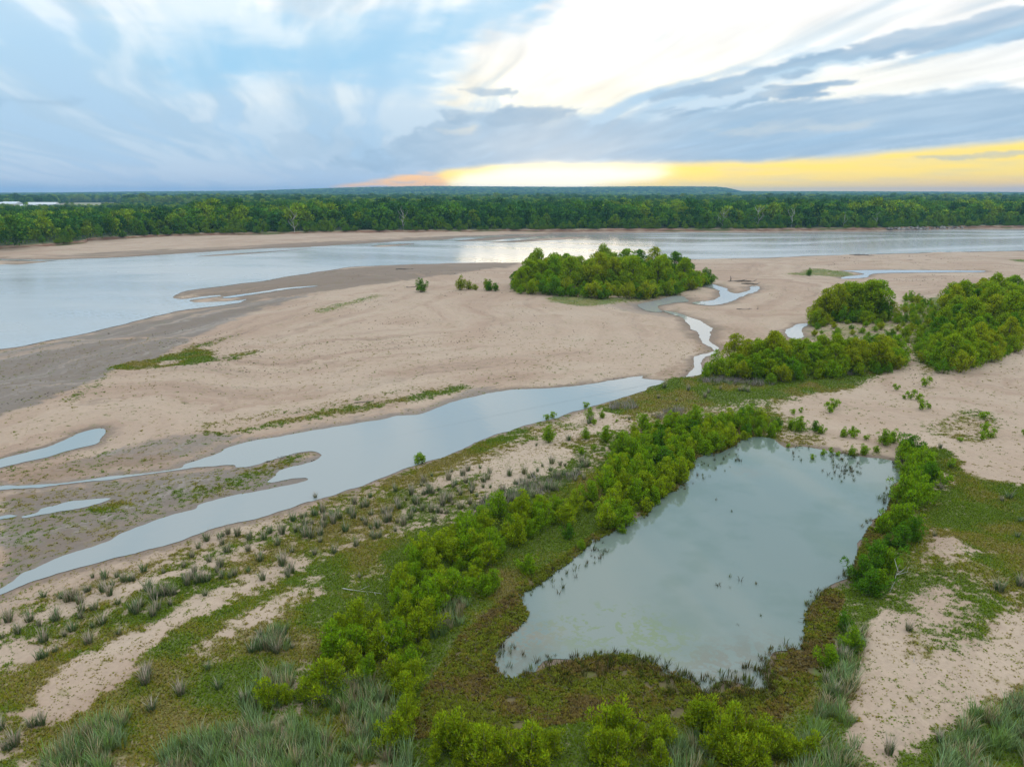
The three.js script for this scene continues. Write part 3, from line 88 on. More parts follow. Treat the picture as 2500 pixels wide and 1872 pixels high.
// ------------------------------------------------------------------ sky: thin streets of evening cloud with a bright gap, and the glow of the low sun under the deck
{
  const W = 4096, HH = 2048, data = new Float32Array(W * HH * 4);
  const AZ0 = -75, AZ1 = 75, E0 = -3, E1 = 24, MW = 3000, MH = 540;
  const layers = PLACE.sky.map(([kind, amount, soft, poly]) => {
    const cv = document.createElement('canvas'); cv.width = MW; cv.height = MH; const g = cv.getContext('2d');
    g.fillStyle = '#000'; g.fillRect(0, 0, MW, MH); g.fillStyle = '#fff'; g.beginPath();
    poly.forEach(([a, e], i) => g[i ? 'lineTo' : 'moveTo']((a - AZ0) / (AZ1 - AZ0) * MW, (e - E0) / (E1 - E0) * MH)); g.fill();
    const im = g.getImageData(0, 0, MW, MH).data, m = new Float32Array(MW * MH);
    for (let i = 0; i < m.length; i++) m[i] = im[i * 4] / 255;
    boxBlur(m, MW, MH, soft * 20 * 0.8, soft * 20 * 0.4); boxBlur(m, MW, MH, soft * 20 * 0.8, soft * 20 * 0.4);
    return { kind, amount, m };
  });
  const look = (m, a, e) => {
    const x = (a - AZ0) / (AZ1 - AZ0) * MW, y = (e - E0) / (E1 - E0) * MH;
    if (x < 0 || y < 0 || x > MW - 2 || y > MH - 2) return 0;
    const xi = x | 0, yi = y | 0, fx = x - xi, fy = y - yi, k = yi * MW + xi;
    return (m[k] * (1 - fx) + m[k + 1] * fx) * (1 - fy) + (m[k + MW] * (1 - fx) + m[k + MW + 1] * fx) * fy;
  };
  const col = { white: [1, 1, 1], blue: [0.245, 0.45, 0.62], grey: [0.235, 0.345, 0.46], yellow: [1, 0.7, 0.2], orange: [0.95, 0.5, 0.12], glow: [1.12, 1.0, 0.72] };
  const c = [0, 0, 0], axis = -12 * Math.PI / 180;
  for (let r = 0; r < HH; r++) {
    const el = (r + 0.5) / HH * 180 - 90, e = el * Math.PI / 180;
    for (let q = 0; q < W; q++) {
      const th = ((q + 0.5) / W - 0.5) * 2 * Math.PI;               // atan2(z, x)
      const az = Math.atan2(Math.cos(th), -Math.sin(th)), azd = az * 180 / Math.PI;
      const o = (r * W + q) * 4; data[o + 3] = 1;
      if (el < -1) { data[o] = 0.30; data[o + 1] = 0.32; data[o + 2] = 0.3; continue; }
      // cloud streets on a flat layer, drawn out along one heading
      const rr = 1 / Math.tan(Math.max(e, 0.012) + 0.06), px = rr * Math.sin(az - axis), pz = rr * Math.cos(az - axis);
      const wob = fbm(px * 0.7 + 3, pz * 0.35, 3);
      const st = fbm(px * 1.9 + wob * 0.9, pz * 0.42 + wob * 0.5, 5), fine = fbm(px * 6 + wob * 2, pz * 1.6 + 40, 4), big = fbm(px * 0.35 + 11, pz * 0.16 - 5, 3);
      const feather = fbm(px * 6.5 + wob * 2.2 + 70, pz * 0.62 + wob * 0.8, 6), band = fbm(px * 2.6 + wob * 1.2 - 20, pz * 0.28 + 60, 5);
      const up = smooth(2, 17, el);
      const hi = smooth(14, 50, el), base = [lerp(lerp(0.31, 0.36, up), 0.78, hi), lerp(lerp(0.43, 0.555, up), 0.93, hi), lerp(lerp(0.545, 0.68, up), 1.08, hi)];
      const veil = smooth(-0.35, 0.45, st * 0.8 + big * 0.9 + fine * 0.2 + feather * 0.7 + band * 0.9) * lerp(0.2, 0.78, up);
      for (let k = 0; k < 3; k++) c[k] = lerp(base[k], lerp([0.68, 0.72, 0.73][k], 1.42, hi), veil);
      const dark = smooth(0.0, 0.45, -st * 0.4 - band * 1.1 - big * 0.4 - feather * 0.35) * lerp(0.3, 0.5, up);
      for (let k = 0; k < 3; k++) c[k] = lerp(c[k], lerp([0.32, 0.48, 0.64][k], [0.62, 0.76, 0.9][k], hi), dark);
      // low pink grey near the horizon
      const low = smooth(3.2, 0, el) * smooth(95, 20, Math.abs(azd - 3));
      c[0] = lerp(c[0], 0.40, low * 0.4); c[1] = lerp(c[1], 0.43, low * 0.4); c[2] = lerp(c[2], 0.52, low * 0.4);
      if (Math.abs(azd) < 74 && el < 23) {
        const wa = (fbm(azd * 0.5 + 5, el * 1.9, 4)) * 2.0, we = fbm(azd * 0.45 - 7, el * 1.7 + 3, 4) * 0.8, near = smooth(0, 5, el);
        for (const { kind, amount, m } of layers) {
          const ragged = kind === 'yellow' || kind === 'glow' || kind === 'orange' ? 0.35 : lerp(0.45, 1, near);
          let v = look(m, azd + wa * ragged, el + we * ragged * (kind === 'white' || kind === 'blue' ? 1 : 0.6));
          if (v < 0.004) continue;
          if (kind === 'grey') v = amount * lerp(v, smooth(0.26, 0.74, v + feather * 0.85 + fine * 0.25), 0.85) * clamp(0.86 + fine * 0.5 + feather * 0.35, 0, 1.1);
          else if (kind === 'white') v = amount * lerp(v, smooth(0.15, 0.9, v + feather * 0.55 + band * 0.3), 0.6);
          else v *= amount;
          if (kind === 'blue') v *= clamp(0.85 + feather * 0.6, 0, 1);
          if (kind === 'orange') v *= clamp(0.8 + fbm(azd * 0.5, el * 7, 4) * 1.7, 0, 1);
          if (kind === 'yellow') v *= clamp(0.97 + fbm(azd * 0.3, el * 4, 3) * 0.35, 0, 1);
          v = clamp(v, 0, 1);
          let t = col[kind];
          if (kind === 'white') { const warm = smooth(14, 3, el) * smooth(45, 5, Math.abs(azd - 6)); const q = 1 + feather * 0.25 + fine * 0.15, cool = smooth(0.05, 0.45, -band * 0.9 - feather * 0.7) * 0.55; t = [lerp(0.74, 0.5, cool) * q, lerp(lerp(0.74, 0.70, warm), 0.6, cool) * q, lerp(lerp(0.74, 0.56, warm), 0.66, cool) * q]; }
          if (kind === 'yellow') { const k = smooth(6, 30, Math.abs(azd - 4)); t = [lerp(1.0, 0.85, k), lerp(0.7, lerp(0.5, 0.63, smooth(0, 1.6, el)), k), lerp(0.08, 0.11, k)]; }
          for (let k = 0; k < 3; k++) c[k] = lerp(c[k], t[k], v);
        }
        const ang = Math.hypot(azd - SUN_AZ, (el - 2) * 2.2);
        const halo = 0.2 * Math.exp(-ang * ang / 60);
        c[0] += halo * 0.9; c[1] += halo * 0.6; c[2] += halo * 0.25;
      }
      data[o] = c[0]; data[o + 1] = c[1]; data[o + 2] = c[2];
    }
  }
  const t = new THREE.DataTexture(data, W, HH, THREE.RGBAFormat, THREE.FloatType);
  t.mapping = THREE.EquirectangularReflectionMapping; t.magFilter = THREE.LinearFilter; t.needsUpdate = true;
  scene.background = t; scene.environment = t;
}
function boxBlur(m, w, h, rx, ry) {
  rx = Math.max(0, Math.round(rx)); ry = Math.max(0, Math.round(ry));
  const t = new Float32Array(Math.max(w, h));
  if (rx) for (let y = 0; y < h; y++) { let s = 0; const o = y * w; for (let x = -rx; x < w; x++) { const a = x + rx, b = x - rx - 1; if (a < w) s += m[o + a]; if (b >= 0) s -= m[o + b]; if (x >= 0) t[x] = s / (2 * rx + 1); } for (let x = 0; x < w; x++) m[o + x] = t[x]; }
  if (ry) for (let x = 0; x < w; x++) { let s = 0; for (let y = -ry; y < h; y++) { const a = y + ry, b = y - ry - 1; if (a < h) s += m[a * w + x]; if (b >= 0) s -= m[b * w + x]; if (y >= 0) t[y] = s / (2 * ry + 1); } for (let y = 0; y < h; y++) m[y * w + x] = t[y]; }
}

// ------------------------------------------------------------------ naming and tagging
const taken = {};
const numbered = (n) => { const k = taken[n] = (taken[n] ?? -1) + 1; return k ? n + '_' + String(k).padStart(3, '0') : n; };
function add(o, name, userData) { o.name = numbered(name); Object.assign(o.userData, userData); o.traverse((m) => { if (m.isMesh) { m.castShadow = true; m.receiveShadow = true; } }); scene.add(o); return o; }
const structure = (geo, mat, name) => add(new THREE.Mesh(geo, mat), name, { kind: 'structure' });
function part(geo, mat, name, parent) { const m = new THREE.Mesh(geo, mat); m.name = name; m.castShadow = m.receiveShadow = true; parent.add(m); return m; }

// ------------------------------------------------------------------ outlines
const mod = (i, n) => ((i % n) + n) % n;
function refine(poly, step, amp, seed = 0, closed = true) {        // smooth an outline and give it a natural, uneven edge
  const out = [], n = poly.length;
  for (let i = 0; i < (closed ? n : n - 1); i++) {
    const P = (k) => closed ? poly[mod(k, n)] : poly[clamp(k, 0, n - 1)];
    const [p0, p1, p2, p3] = [P(i - 1), P(i), P(i + 1), P(i + 2)], len = Math.hypot(p2[0] - p1[0], p2[1] - p1[1]);
    const m = Math.max(1, Math.min(60, Math.round(len / step)));
    const k = Math.min(1, 0.5), nx = -(p2[1] - p1[1]) / (len || 1), nz = (p2[0] - p1[0]) / (len || 1);
    const cap = (v, l) => Math.max(-l, Math.min(l, v));
    for (let j = 0; j < m; j++) {
      const t = j / m, t2 = t * t, t3 = t2 * t, q = [0, 0];
      for (let a = 0; a < 2; a++) {
        const m1 = cap((p2[a] - p0[a]) * k, len), m2 = cap((p3[a] - p1[a]) * k, len);
        q[a] = (2 * t3 - 3 * t2 + 1) * p1[a] + (t3 - 2 * t2 + t) * m1 + (-2 * t3 + 3 * t2) * p2[a] + (t3 - t2) * m2;
      }
      const e = amp * (fbm(q[0] * 0.45 / amp * 0.3 + seed, q[1] * 0.45 / amp * 0.3, 4)) * 1.6;
      out.push([q[0] + nx * e, q[1] + nz * e]);
    }
  }
  if (!closed) out.push(poly[n - 1]);
  return out;
}
const inside = (poly, x, z) => { let c = false; for (let i = 0, j = poly.length - 1; i < poly.length; j = i++) { const [a, b] = poly[i], [e, f] = poly[j]; if ((b > z) !== (f > z) && x < (e - a) * (z - b) / (f - b) + a) c = !c; } return c; };
const boundsOf = (p) => p.reduce((b, [x, z]) => [Math.min(b[0], x), Math.max(b[1], x), Math.min(b[2], z), Math.max(b[3], z)], [1e9, -1e9, 1e9, -1e9]);

const OUT = {
  river: refine(PLACE.river, 1.6, 1.1, 3), far_channel: refine(PLACE.far_channel, 2, 0.5, 5), bar_channel: refine(PLACE.bar_channel, 1, 0.5, 6), creek: refine(PLACE.creek, 0.22, 0.27, 8),
  left_pool: refine(PLACE.left_pool, 0.5, 0.25, 9), mud_pool: refine(PLACE.mud_pool, 0.3, 0.3, 10), mud_puddle: refine(PLACE.mud_puddle, 0.3, 0.2, 11), stream_upper: refine(PLACE.stream_upper, 0.6, 0.55, 12),
  stream_pool: refine(PLACE.stream_pool, 0.6, 0.4, 13), stream_lower: refine(PLACE.stream_lower, 0.4, 0.5, 14), grove_pool: refine(PLACE.grove_pool, 0.5, 0.4, 15), long_pool: refine(PLACE.long_pool, 1.2, 0.6, 16), pond: refine(PLACE.pond, 0.2, 0.3, 17),
};
const SPITS = PLACE.spits.map((p, i) => refine(p, 1.5, 0.9, 30 + i));
const WATERS = Object.keys(OUT);

// ------------------------------------------------------------------ how far every spot lies from the water, and the height of the ground
function waterField(x0, x1, z0, z1, cell) {
  const w = Math.round((x1 - x0) / cell), h = Math.round((z1 - z0) / cell), cv = document.createElement('canvas'); cv.width = w; cv.height = h;
  const g = cv.getContext('2d'); g.fillStyle = '#000'; g.fillRect(0, 0, w, h);
  const draw = (poly, c) => { g.fillStyle = c; g.beginPath(); poly.forEach(([x, z], i) => g[i ? 'lineTo' : 'moveTo']((x - x0) / cell, (z - z0) / cell)); g.fill(); };
  for (const k of WATERS) draw(OUT[k], '#fff');
  for (const s of SPITS) draw(s, '#000');
  const im = g.getImageData(0, 0, w, h).data, dist = (wet) => {
    const d = new Float32Array(w * h); for (let i = 0; i < d.length; i++) d[i] = (im[i * 4] > 127) === wet ? 0 : 1e6;
    for (let y = 0; y < h; y++) for (let x = 0; x < w; x++) { const i = y * w + x; let v = d[i]; if (x) v = Math.min(v, d[i - 1] + 1); if (y) { v = Math.min(v, d[i - w] + 1); if (x) v = Math.min(v, d[i - w - 1] + 1.414); if (x < w - 1) v = Math.min(v, d[i - w + 1] + 1.414); } d[i] = v; }
    for (let y = h - 1; y >= 0; y--) for (let x = w - 1; x >= 0; x--) { const i = y * w + x; let v = d[i]; if (x < w - 1) v = Math.min(v, d[i + 1] + 1); if (y < h - 1) { v = Math.min(v, d[i + w] + 1); if (x < w - 1) v = Math.min(v, d[i + w + 1] + 1.414); if (x) v = Math.min(v, d[i + w - 1] + 1.414); } d[i] = v; }
    return d;
  };
  const a = dist(true), b = dist(false); for (let i = 0; i < a.length; i++) a[i] = (a[i] - b[i]) * cell;
  return (x, z) => {
    const u = clamp((x - x0) / cell - 0.5, 0, w - 1.001), v = clamp((z - z0) / cell - 0.5, 0, h - 1.001), i = u | 0, j = v | 0, fx = u - i, fy = v - j, k = j * w + i;
    const i2 = i < w - 1 ? 1 : 0, j2 = j < h - 1 ? w : 0;
    return (a[k] * (1 - fx) + a[k + i2] * fx) * (1 - fy) + (a[k + j2] * (1 - fx) + a[k + j2 + i2] * fx) * fy;
  };
}
const fieldFar = waterField(-420, 640, -820, -10, 1), fieldNear = waterField(-115, 115, -165, -10, 0.25);
const toWater = (x, z) => { const w = z < -152 || Math.abs(x) > 112 ? 0 : smooth(-152, -140, z); return w <= 0 ? fieldFar(x, z) : w >= 1 ? fieldNear(x, z) : lerp(fieldFar(x, z), fieldNear(x, z), w); };
function groundHeight(x, z) {
  const d = toWater(x, z);
  if (d < 0) return -0.035 - Math.min(0.7, -d * 0.1);
  const away = smooth(0.8, 9, d);
  return -0.03 + away * 0.5 + smooth(6, 45, d) * 0.55 + away * (fbm(x * 0.09, z * 0.09, 3) * 0.7 + fbm(x * 0.5, z * 0.5, 2) * 0.12);
}
console.log('fields ready');

// ------------------------------------------------------------------ ground cover masks and the ground's own colours
const TILES = [
  { name: 'riverbank_ground', x0: -66, x1: 66, z0: -90, z1: -16, w: 2048, h: 1024, cell: 0.5, edge: 0.55 },
  { name: 'creekside_ground', x0: -112, x1: 112, z0: -152, z1: -90, w: 2048, h: 1024, cell: 0.7, edge: 0.8 },
  { name: 'sandbar_ground', x0: -260, x1: 260, z0: -340, z1: -152, w: 2048, h: 1024, cell: 1.4, edge: 1.6 },
  { name: 'far_shore_ground', x0: -420, x1: 640, z0: -810, z1: -340, w: 2048, h: 1024, cell: 4, edge: 3 },
];
function maskOf(t, list, blur) {
  const w = t.w / 2, h = t.h / 2, sx = w / (t.x1 - t.x0), sz = h / (t.z1 - t.z0), cv = document.createElement('canvas'); cv.width = w; cv.height = h;
  const g = cv.getContext('2d'); g.fillStyle = '#000'; g.fillRect(0, 0, w, h); g.globalCompositeOperation = 'lighten';
  for (const [v, poly] of list) { const c = Math.round(v * 255); g.fillStyle = `rgb(${c},${c},${c})`; g.beginPath(); poly.forEach(([x, z], i) => g[i ? 'lineTo' : 'moveTo']((x - t.x0) * sx, (z - t.z0) * sz)); g.fill(); }
  const im = g.getImageData(0, 0, w, h).data, m = new Float32Array(w * h); for (let i = 0; i < m.length; i++) m[i] = im[i * 4] / 255;
  for (let k = 0; k < 2; k++) boxBlur(m, w, h, blur * sx, blur * sz);
  return (x, z) => {
    const u = clamp((x - t.x0) * sx - 0.5, 0, w - 1.001), v = clamp((z - t.z0) * sz - 0.5, 0, h - 1.001), i = u | 0, j = v | 0, fx = u - i, fy = v - j, k = Math.min(j * w + i, m.length - w - 2);
    return (m[k] * (1 - fx) + m[k + 1] * fx) * (1 - fy) + (m[k + w] * (1 - fx) + m[k + w + 1] * fx) * fy;
  };
}
const pondMud = (() => { const n = PLACE.pond.length, cx = PLACE.pond.reduce((q, p) => q + p[0], 0) / n, cz = PLACE.pond.reduce((q, p) => q + p[1], 0) / n; return PLACE.pond.map(([x, z]) => { const l = Math.hypot(x - cx, z - cz), k = (l + 1.3) / l; return [cx + (x - cx) * k, cz + (z - cz) * k]; }); })();
PLACE.damp.push([0, 0.95, pondMud]);
for (const t of TILES) {
  t.grass = maskOf(t, PLACE.grass, t.edge * 0.8); t.clear = maskOf(t, PLACE.clear, t.edge * 1.1); t.weed = maskOf(t, PLACE.weed, t.edge * 0.8);
  t.damp = [0, 1, 2].map((k) => maskOf(t, PLACE.damp.filter((d) => d[0] === k).map((d) => [d[1], d[2]]), t.edge));
}
const tileAt = (x, z) => TILES.find((t) => z >= t.z0 && z <= t.z1 && x >= t.x0 && x <= t.x1);
function coverAt(t, x, z) {                                           // how thickly grass grows here, 0 to 1
  const k = t.edge * 1.6, f = 0.5 / t.edge, a = fbm(x * f, z * f, 3) * k, b = fbm(x * f + 31, z * f - 12, 3) * k;
  return clamp(t.grass(x + a, z + b) - t.clear(x + a, z + b), 0, 1);
}
const A = {                                                          // linear reflectances
  sand: [0.372, 0.25, 0.17], pale: [0.45, 0.335, 0.238], pink: [0.315, 0.202, 0.136], brown: [0.165, 0.115, 0.08], silt: [0.182, 0.143, 0.113], siltPale: [0.28, 0.23, 0.19], rust: [0.235, 0.14, 0.082],
  olive: [0.135, 0.135, 0.014], green: [0.085, 0.128, 0.011], straw: [0.235, 0.18, 0.06], litter: [0.125, 0.09, 0.038], moss: [0.095, 0.095, 0.013],
};
const mix3 = (c, t, v) => { c[0] += (t[0] - c[0]) * v; c[1] += (t[1] - c[1]) * v; c[2] += (t[2] - c[2]) * v; };
function paint(t, x, z, c) {
  const k = t.edge, f = 0.5 / k, wa = fbm(x * f, z * f, 3), wb = fbm(x * f + 31, z * f - 12, 3), ax = x + wa * k * 1.6, az = z + wb * k * 1.6;
  const d = toWater(x, z), along = x * 0.6 - z * 0.5, str = fbm(d * 0.32 + wa * 0.8, along * 0.022, 4), str2 = fbm(d * 1.3 + wb * 2, along * 0.07 + 50, 3);
  const fine = fbm(x * 2.3, z * 2.3, 3), speck = noise(x * 9.3, z * 9.3), large = fbm(x * 0.035 + 4, z * 0.035, 3);
  // sand with wind and water laid bands
  c[0] = A.sand[0]; c[1] = A.sand[1]; c[2] = A.sand[2];
  mix3(c, A.pale, smooth(-0.2, 0.5, large + str * 0.7) * 0.45);
  mix3(c, A.pink, smooth(-0.05, 0.45, -str * 0.9 - str2 * 0.4) * 0.6);
  mix3(c, A.brown, smooth(0.3, 0.55, str2 - str * 0.5) * 0.35);
  mix3(c, A.pale, clamp(smooth(-0.05, 0.35, fbm(x * 0.08 + 7, z * 0.08, 3)) * 0.4 + t.clear(ax, az) * 0.45, 0, 1));
  const lines = fbm(d * 3.1 + wa * 5, along * 0.12 + 80, 3); { const q = 1 + lines * 0.1; c[0] *= q; c[1] *= q; c[2] *= q; }
  const br = t.damp[0](ax, az), gr = t.damp[1](ax, az), ru = t.damp[2](ax, az);
  if (gr > 0.01) { const v = smooth(0.1, 0.75, gr + str * 0.55 + str2 * 0.2); mix3(c, A.silt, v * 0.95); mix3(c, A.siltPale, v * smooth(0.1, 0.4, str2 + str * 0.5) * 0.7); mix3(c, A.brown, v * smooth(0.0, 0.4, -str + str2 * 0.4) * 0.6); mix3(c, A.sand, v * smooth(0.16, 0.5, str + large * 0.5) * 0.55); }
  if (br > 0.01) { const v = smooth(0.1, 0.7, br + str * 0.6 + str2 * 0.25); mix3(c, A.brown, v * 0.85); }
  if (ru > 0.01) { const v = smooth(0.15, 0.7, ru + str2 * 0.5 + fine * 0.3); mix3(c, A.rust, v * 0.6); }
  // a damp rim along the water's edge, uneven in width
  const rim = smooth(2.2 * k + wa * 2.6 * k + 0.8, 0.1, d + fine * 0.7) * (d > -2 ? 1 : 0);
  mix3(c, gr > 0.12 ? A.silt : A.brown, rim * 0.8);
  let hgt = 0.5 + fine * 0.25 + str2 * 0.2 + speck * 0.05;
  // plants' own soil: grass thatch, weeds and litter
  const g0 = clamp(t.grass(ax, az) - t.clear(ax, az), 0, 1), g = smooth(0.1, 0.72, g0 + fine * 0.7 + wa * 0.2 + speck * 0.16);
  if (g > 0.01) {
    const tone = fbm(x * 0.23 + 9, z * 0.23, 3), s = [...A.olive];
    mix3(s, A.green, smooth(-0.1, 0.35, tone + g0 * 0.25)); mix3(s, A.straw, smooth(0.12, 0.6, -tone + speck * 0.35 - g0 * 0.25) * 0.7);
    mix3(s, A.litter, smooth(0.3, 0.9, speck + fine) * 0.5);
    mix3(c, s, g * 0.92); hgt += g * 0.3 * speck;
  }
  const w0 = t.weed(ax, az), w = smooth(0.25, 0.7, w0 + fine * 0.4);
  if (w > 0.01) { const s = [...A.litter]; mix3(s, A.moss, smooth(-0.15, 0.4, fbm(x * 0.6, z * 0.6 + 70, 3) + speck * 0.2)); mix3(s, A.straw, smooth(0.45, 0.9, speck) * 0.4); mix3(c, s, w * 0.92); }
  const v = 1 + speck * 0.05 + fine * 0.1; c[0] *= v; c[1] *= v; c[2] *= v;
  return hgt;
}
const enc = (v) => Math.round(255 * (v <= 0.0031308 ? v * 12.92 : 1.055 * Math.pow(v, 1 / 2.4) - 0.055));
for (const t of TILES) {
  const px = new Uint8Array(t.w * t.h * 4), bp = new Uint8Array(t.w * t.h), c = [0, 0, 0];
  for (let j = 0; j < t.h; j++) for (let i = 0; i < t.w; i++) {
    const x = t.x0 + (i + 0.5) / t.w * (t.x1 - t.x0), z = t.z0 + (j + 0.5) / t.h * (t.z1 - t.z0), b = paint(t, x, z, c), o = (j * t.w + i) * 4;
    px[o] = enc(clamp(c[0], 0, 1)); px[o + 1] = enc(clamp(c[1], 0, 1)); px[o + 2] = enc(clamp(c[2], 0, 1)); px[o + 3] = 255; bp[j * t.w + i] = clamp(b, 0, 1) * 255;
  }
  const map = new THREE.DataTexture(px, t.w, t.h); map.colorSpace = THREE.SRGBColorSpace;
  const bump = new THREE.DataTexture(bp, t.w, t.h, THREE.RedFormat);
  for (const m of [map, bump]) { m.magFilter = THREE.LinearFilter; m.needsUpdate = true; }
  const nx = Math.round((t.x1 - t.x0) / t.cell), nz = Math.round((t.z1 - t.z0) / t.cell), geo = new THREE.PlaneGeometry(1, 1, nx, nz), p = geo.attributes.position, uv = geo.attributes.uv;
  for (let i = 0; i < p.count; i++) { const x = lerp(t.x0, t.x1, p.getX(i) + 0.5), z = lerp(t.z0, t.z1, 0.5 - p.getY(i)); p.setXYZ(i, x, groundHeight(x, z), z); uv.setXY(i, (x - t.x0) / (t.x1 - t.x0), (z - t.z0) / (t.z1 - t.z0)); }
  geo.computeVertexNormals();
  structure(geo, new THREE.MeshStandardMaterial({ map, bumpMap: bump, bumpScale: 0.05 * t.edge + 0.03, roughness: 0.95 }), t.name);
}
console.log('ground ready');

// ------------------------------------------------------------------ water
function rippleTexture(n, fx, fy, seed) {                             // tiling ripples, lower and higher waves laid over each other
  const d = new Uint8Array(n * n), R = rng(seed), w = [];
  for (let k = 0; k < 26; k++) w.push([Math.round((R() * 2 - 1) * fx), Math.round((0.3 + R()) * fy), R() * 6.28, 0.4 + R()]);
  for (let y = 0; y < n; y++) for (let x = 0; x < n; x++) { let s = 0, a = 0; for (const [kx, ky, ph, amp] of w) { s += amp * Math.sin((kx * x + ky * y) / n * 2 * Math.PI + ph); a += amp; } d[y * n + x] = clamp(127 + s / a * 260, 0, 255); }
  const t = new THREE.DataTexture(d, n, n, THREE.RedFormat); t.magFilter = THREE.LinearFilter; t.wrapS = t.wrapT = THREE.RepeatWrapping; t.needsUpdate = true; return t;
}
const ripples = rippleTexture(512, 14, 26, 5), calm = rippleTexture(512, 9, 11, 6);
ripples.repeat.set(1 / 22, 1 / 13); calm.repeat.set(1 / 14, 1 / 14);
const lanes = (() => { const w = 512, h = 512, d = new Uint8Array(w * h * 4); for (let y = 0; y < h; y++) for (let x = 0; x < w; x++) { const u = x / w * 2 * Math.PI, q = fbm(Math.cos(u) * 1.3 + 4, Math.sin(u) * 1.3 + y / h * 21, 4), v = 255 * clamp(0.5 + q * 0.9, 0.18, 0.95), o = (y * w + x) * 4; d[o] = d[o + 1] = d[o + 2] = v; d[o + 3] = 255; } const t = new THREE.DataTexture(d, w, h); t.magFilter = THREE.LinearFilter; t.wrapS = THREE.RepeatWrapping; t.wrapT = THREE.MirroredRepeatWrapping; t.repeat.set(1 / 520, 1 / 560); t.needsUpdate = true; return t; })();   // wind lanes: ruffled and calm strips of water
const WATER = {
  river: new THREE.MeshPhysicalMaterial({ color: new THREE.Color(0.36, 0.36, 0.345), roughness: 0.34, roughnessMap: lanes, ior: 1.4, bumpMap: ripples, bumpScale: 0.03 }),
  creek: new THREE.MeshPhysicalMaterial({ color: new THREE.Color(0.25, 0.27, 0.26), roughness: 0.05, ior: 1.45, bumpMap: calm, bumpScale: 0.006 }),
  stream: new THREE.MeshPhysicalMaterial({ color: new THREE.Color(0.36, 0.35, 0.325), roughness: 0.04, ior: 1.33, bumpMap: calm, bumpScale: 0.006 }),
};
function sheet(poly, holes, y, uvScale) {
  const v = (p) => p.map(([x, z]) => new THREE.Vector2(x, -z)), a = v(poly), hs = holes.map(v);
  if (THREE.ShapeUtils.isClockWise(a)) a.reverse();
  for (const h of hs) if (!THREE.ShapeUtils.isClockWise(h)) h.reverse();
  const f = THREE.ShapeUtils.triangulateShape(a, hs), all = a.concat(...hs), pos = [], uv = [], nor = [];
  for (const p of all) { pos.push(p.x, y, -p.y); uv.push(...uvScale(p.x, -p.y)); nor.push(0, 1, 0); }
  const g = new THREE.BufferGeometry(); g.setAttribute('position', new THREE.Float32BufferAttribute(pos, 3)); g.setAttribute('normal', new THREE.Float32BufferAttribute(nor, 3)); g.setAttribute('uv', new THREE.Float32BufferAttribute(uv, 2)); g.setIndex(f.flat()); return g;
}
const metres = (x, z) => [x, z];
for (const k of WATERS) if (k !== 'pond') structure(sheet(OUT[k], k === 'river' ? SPITS : [], 0, metres), k === 'river' || k === 'far_channel' ? WATER.river : k === 'creek' || k === 'left_pool' || k.startsWith('mud') ? WATER.creek : WATER.stream, { bar_channel: 'sandbar_channel', stream_upper: 'stream', stream_lower: 'stream', far_channel: 'river_channel', left_pool: 'backwater_pool' }[k] ?? k);
{ // the pond: murky green water over shoals of sand and algae
  const [x0, x1, z0, z1] = boundsOf(OUT.pond), w = 1024, h = 1024, px = new Uint8Array(w * h * 4), t = { x0, x1, z0, z1, w, h }, m = [0, 1, 2].map((k) => maskOf(t, PLACE.pond_shoal.filter((s) => s[0] === k).map((s) => [s[1], s[2]]), 1.2));
  for (let j = 0; j < h; j++) for (let i = 0; i < w; i++) {
    const x = lerp(x0, x1, (i + 0.5) / w), z = lerp(z0, z1, (j + 0.5) / h), n = fbm(x * 0.25, z * 0.25, 4), f = fbm(x * 1.7, z * 1.7, 3) + fbm(x * 5.2, z * 5.2, 2) * 0.7, a = x + n * 2, b = z + f, c = [0.155, 0.188, 0.16];
    mix3(c, [0.105, 0.148, 0.112], smooth(-0.2, 0.4, n) * 0.5);
    mix3(c, [0.125, 0.17, 0.065], m[1](a, b) * smooth(-0.15, 0.3, f + n * 0.6) * 0.9);
    mix3(c, [0.22, 0.165, 0.1], m[0](a, b) * smooth(-0.45, 0.1, f) * 0.95);
    mix3(c, [0.14, 0.12, 0.08], m[2](a, b) * smooth(-0.3, 0.2, f) * 0.85);
    const o = (j * w + i) * 4; for (let k = 0; k < 3; k++) px[o + k] = enc(c[k]); px[o + 3] = 255;
  }
  const map = new THREE.DataTexture(px, w, h); map.colorSpace = THREE.SRGBColorSpace; map.magFilter = THREE.LinearFilter; map.needsUpdate = true;
  structure(sheet(OUT.pond, [], 0, (x, z) => [(x - x0) / (x1 - x0), (z - z0) / (z1 - z0)]), new THREE.MeshPhysicalMaterial({ map, roughness: 0.035, ior: 1.5 }), 'pond');
}

// ------------------------------------------------------------------ far bank, plain and hills
const PLAIN = 2.7;
function skyRise(s) { const a = PLACE.skyline; let i = 0; while (i < a.length - 2 && a[i + 1][0] < s) i++; return lerp(a[i][1], a[i + 1][1], clamp((s - a[i][0]) / (a[i + 1][0] - a[i][0]), 0, 1)); }
function plainHeight(x, z) {
  const depth = -z, s = x / Math.max(depth, 1), f = smooth(3000, 7000, depth), ridge = 30 + skyRise(s) * 7000 - 9;
  return lerp(PLAIN + fbm(x * 0.006, z * 0.006, 3) * 1.2, ridge, f * f) + (fbm(x / 1100 + 3, z / 900, 3) + 0.25) * 17 * smooth(2300, 4200, depth) * (1 - f);
}
const BANK = refine(PLACE.bank, 2.2, 1.6, 21, false);
const bankZ = (x) => { for (let i = 0; i < BANK.length - 1; i++) { const [a, b] = BANK[i], [c, d] = BANK[i + 1]; if (x >= Math.min(a, c) && x <= Math.max(a, c)) return lerp(b, d, (x - a) / ((c - a) || 1)); } return x < BANK[0][0] ? BANK[0][1] : BANK[BANK.length - 1][1]; };
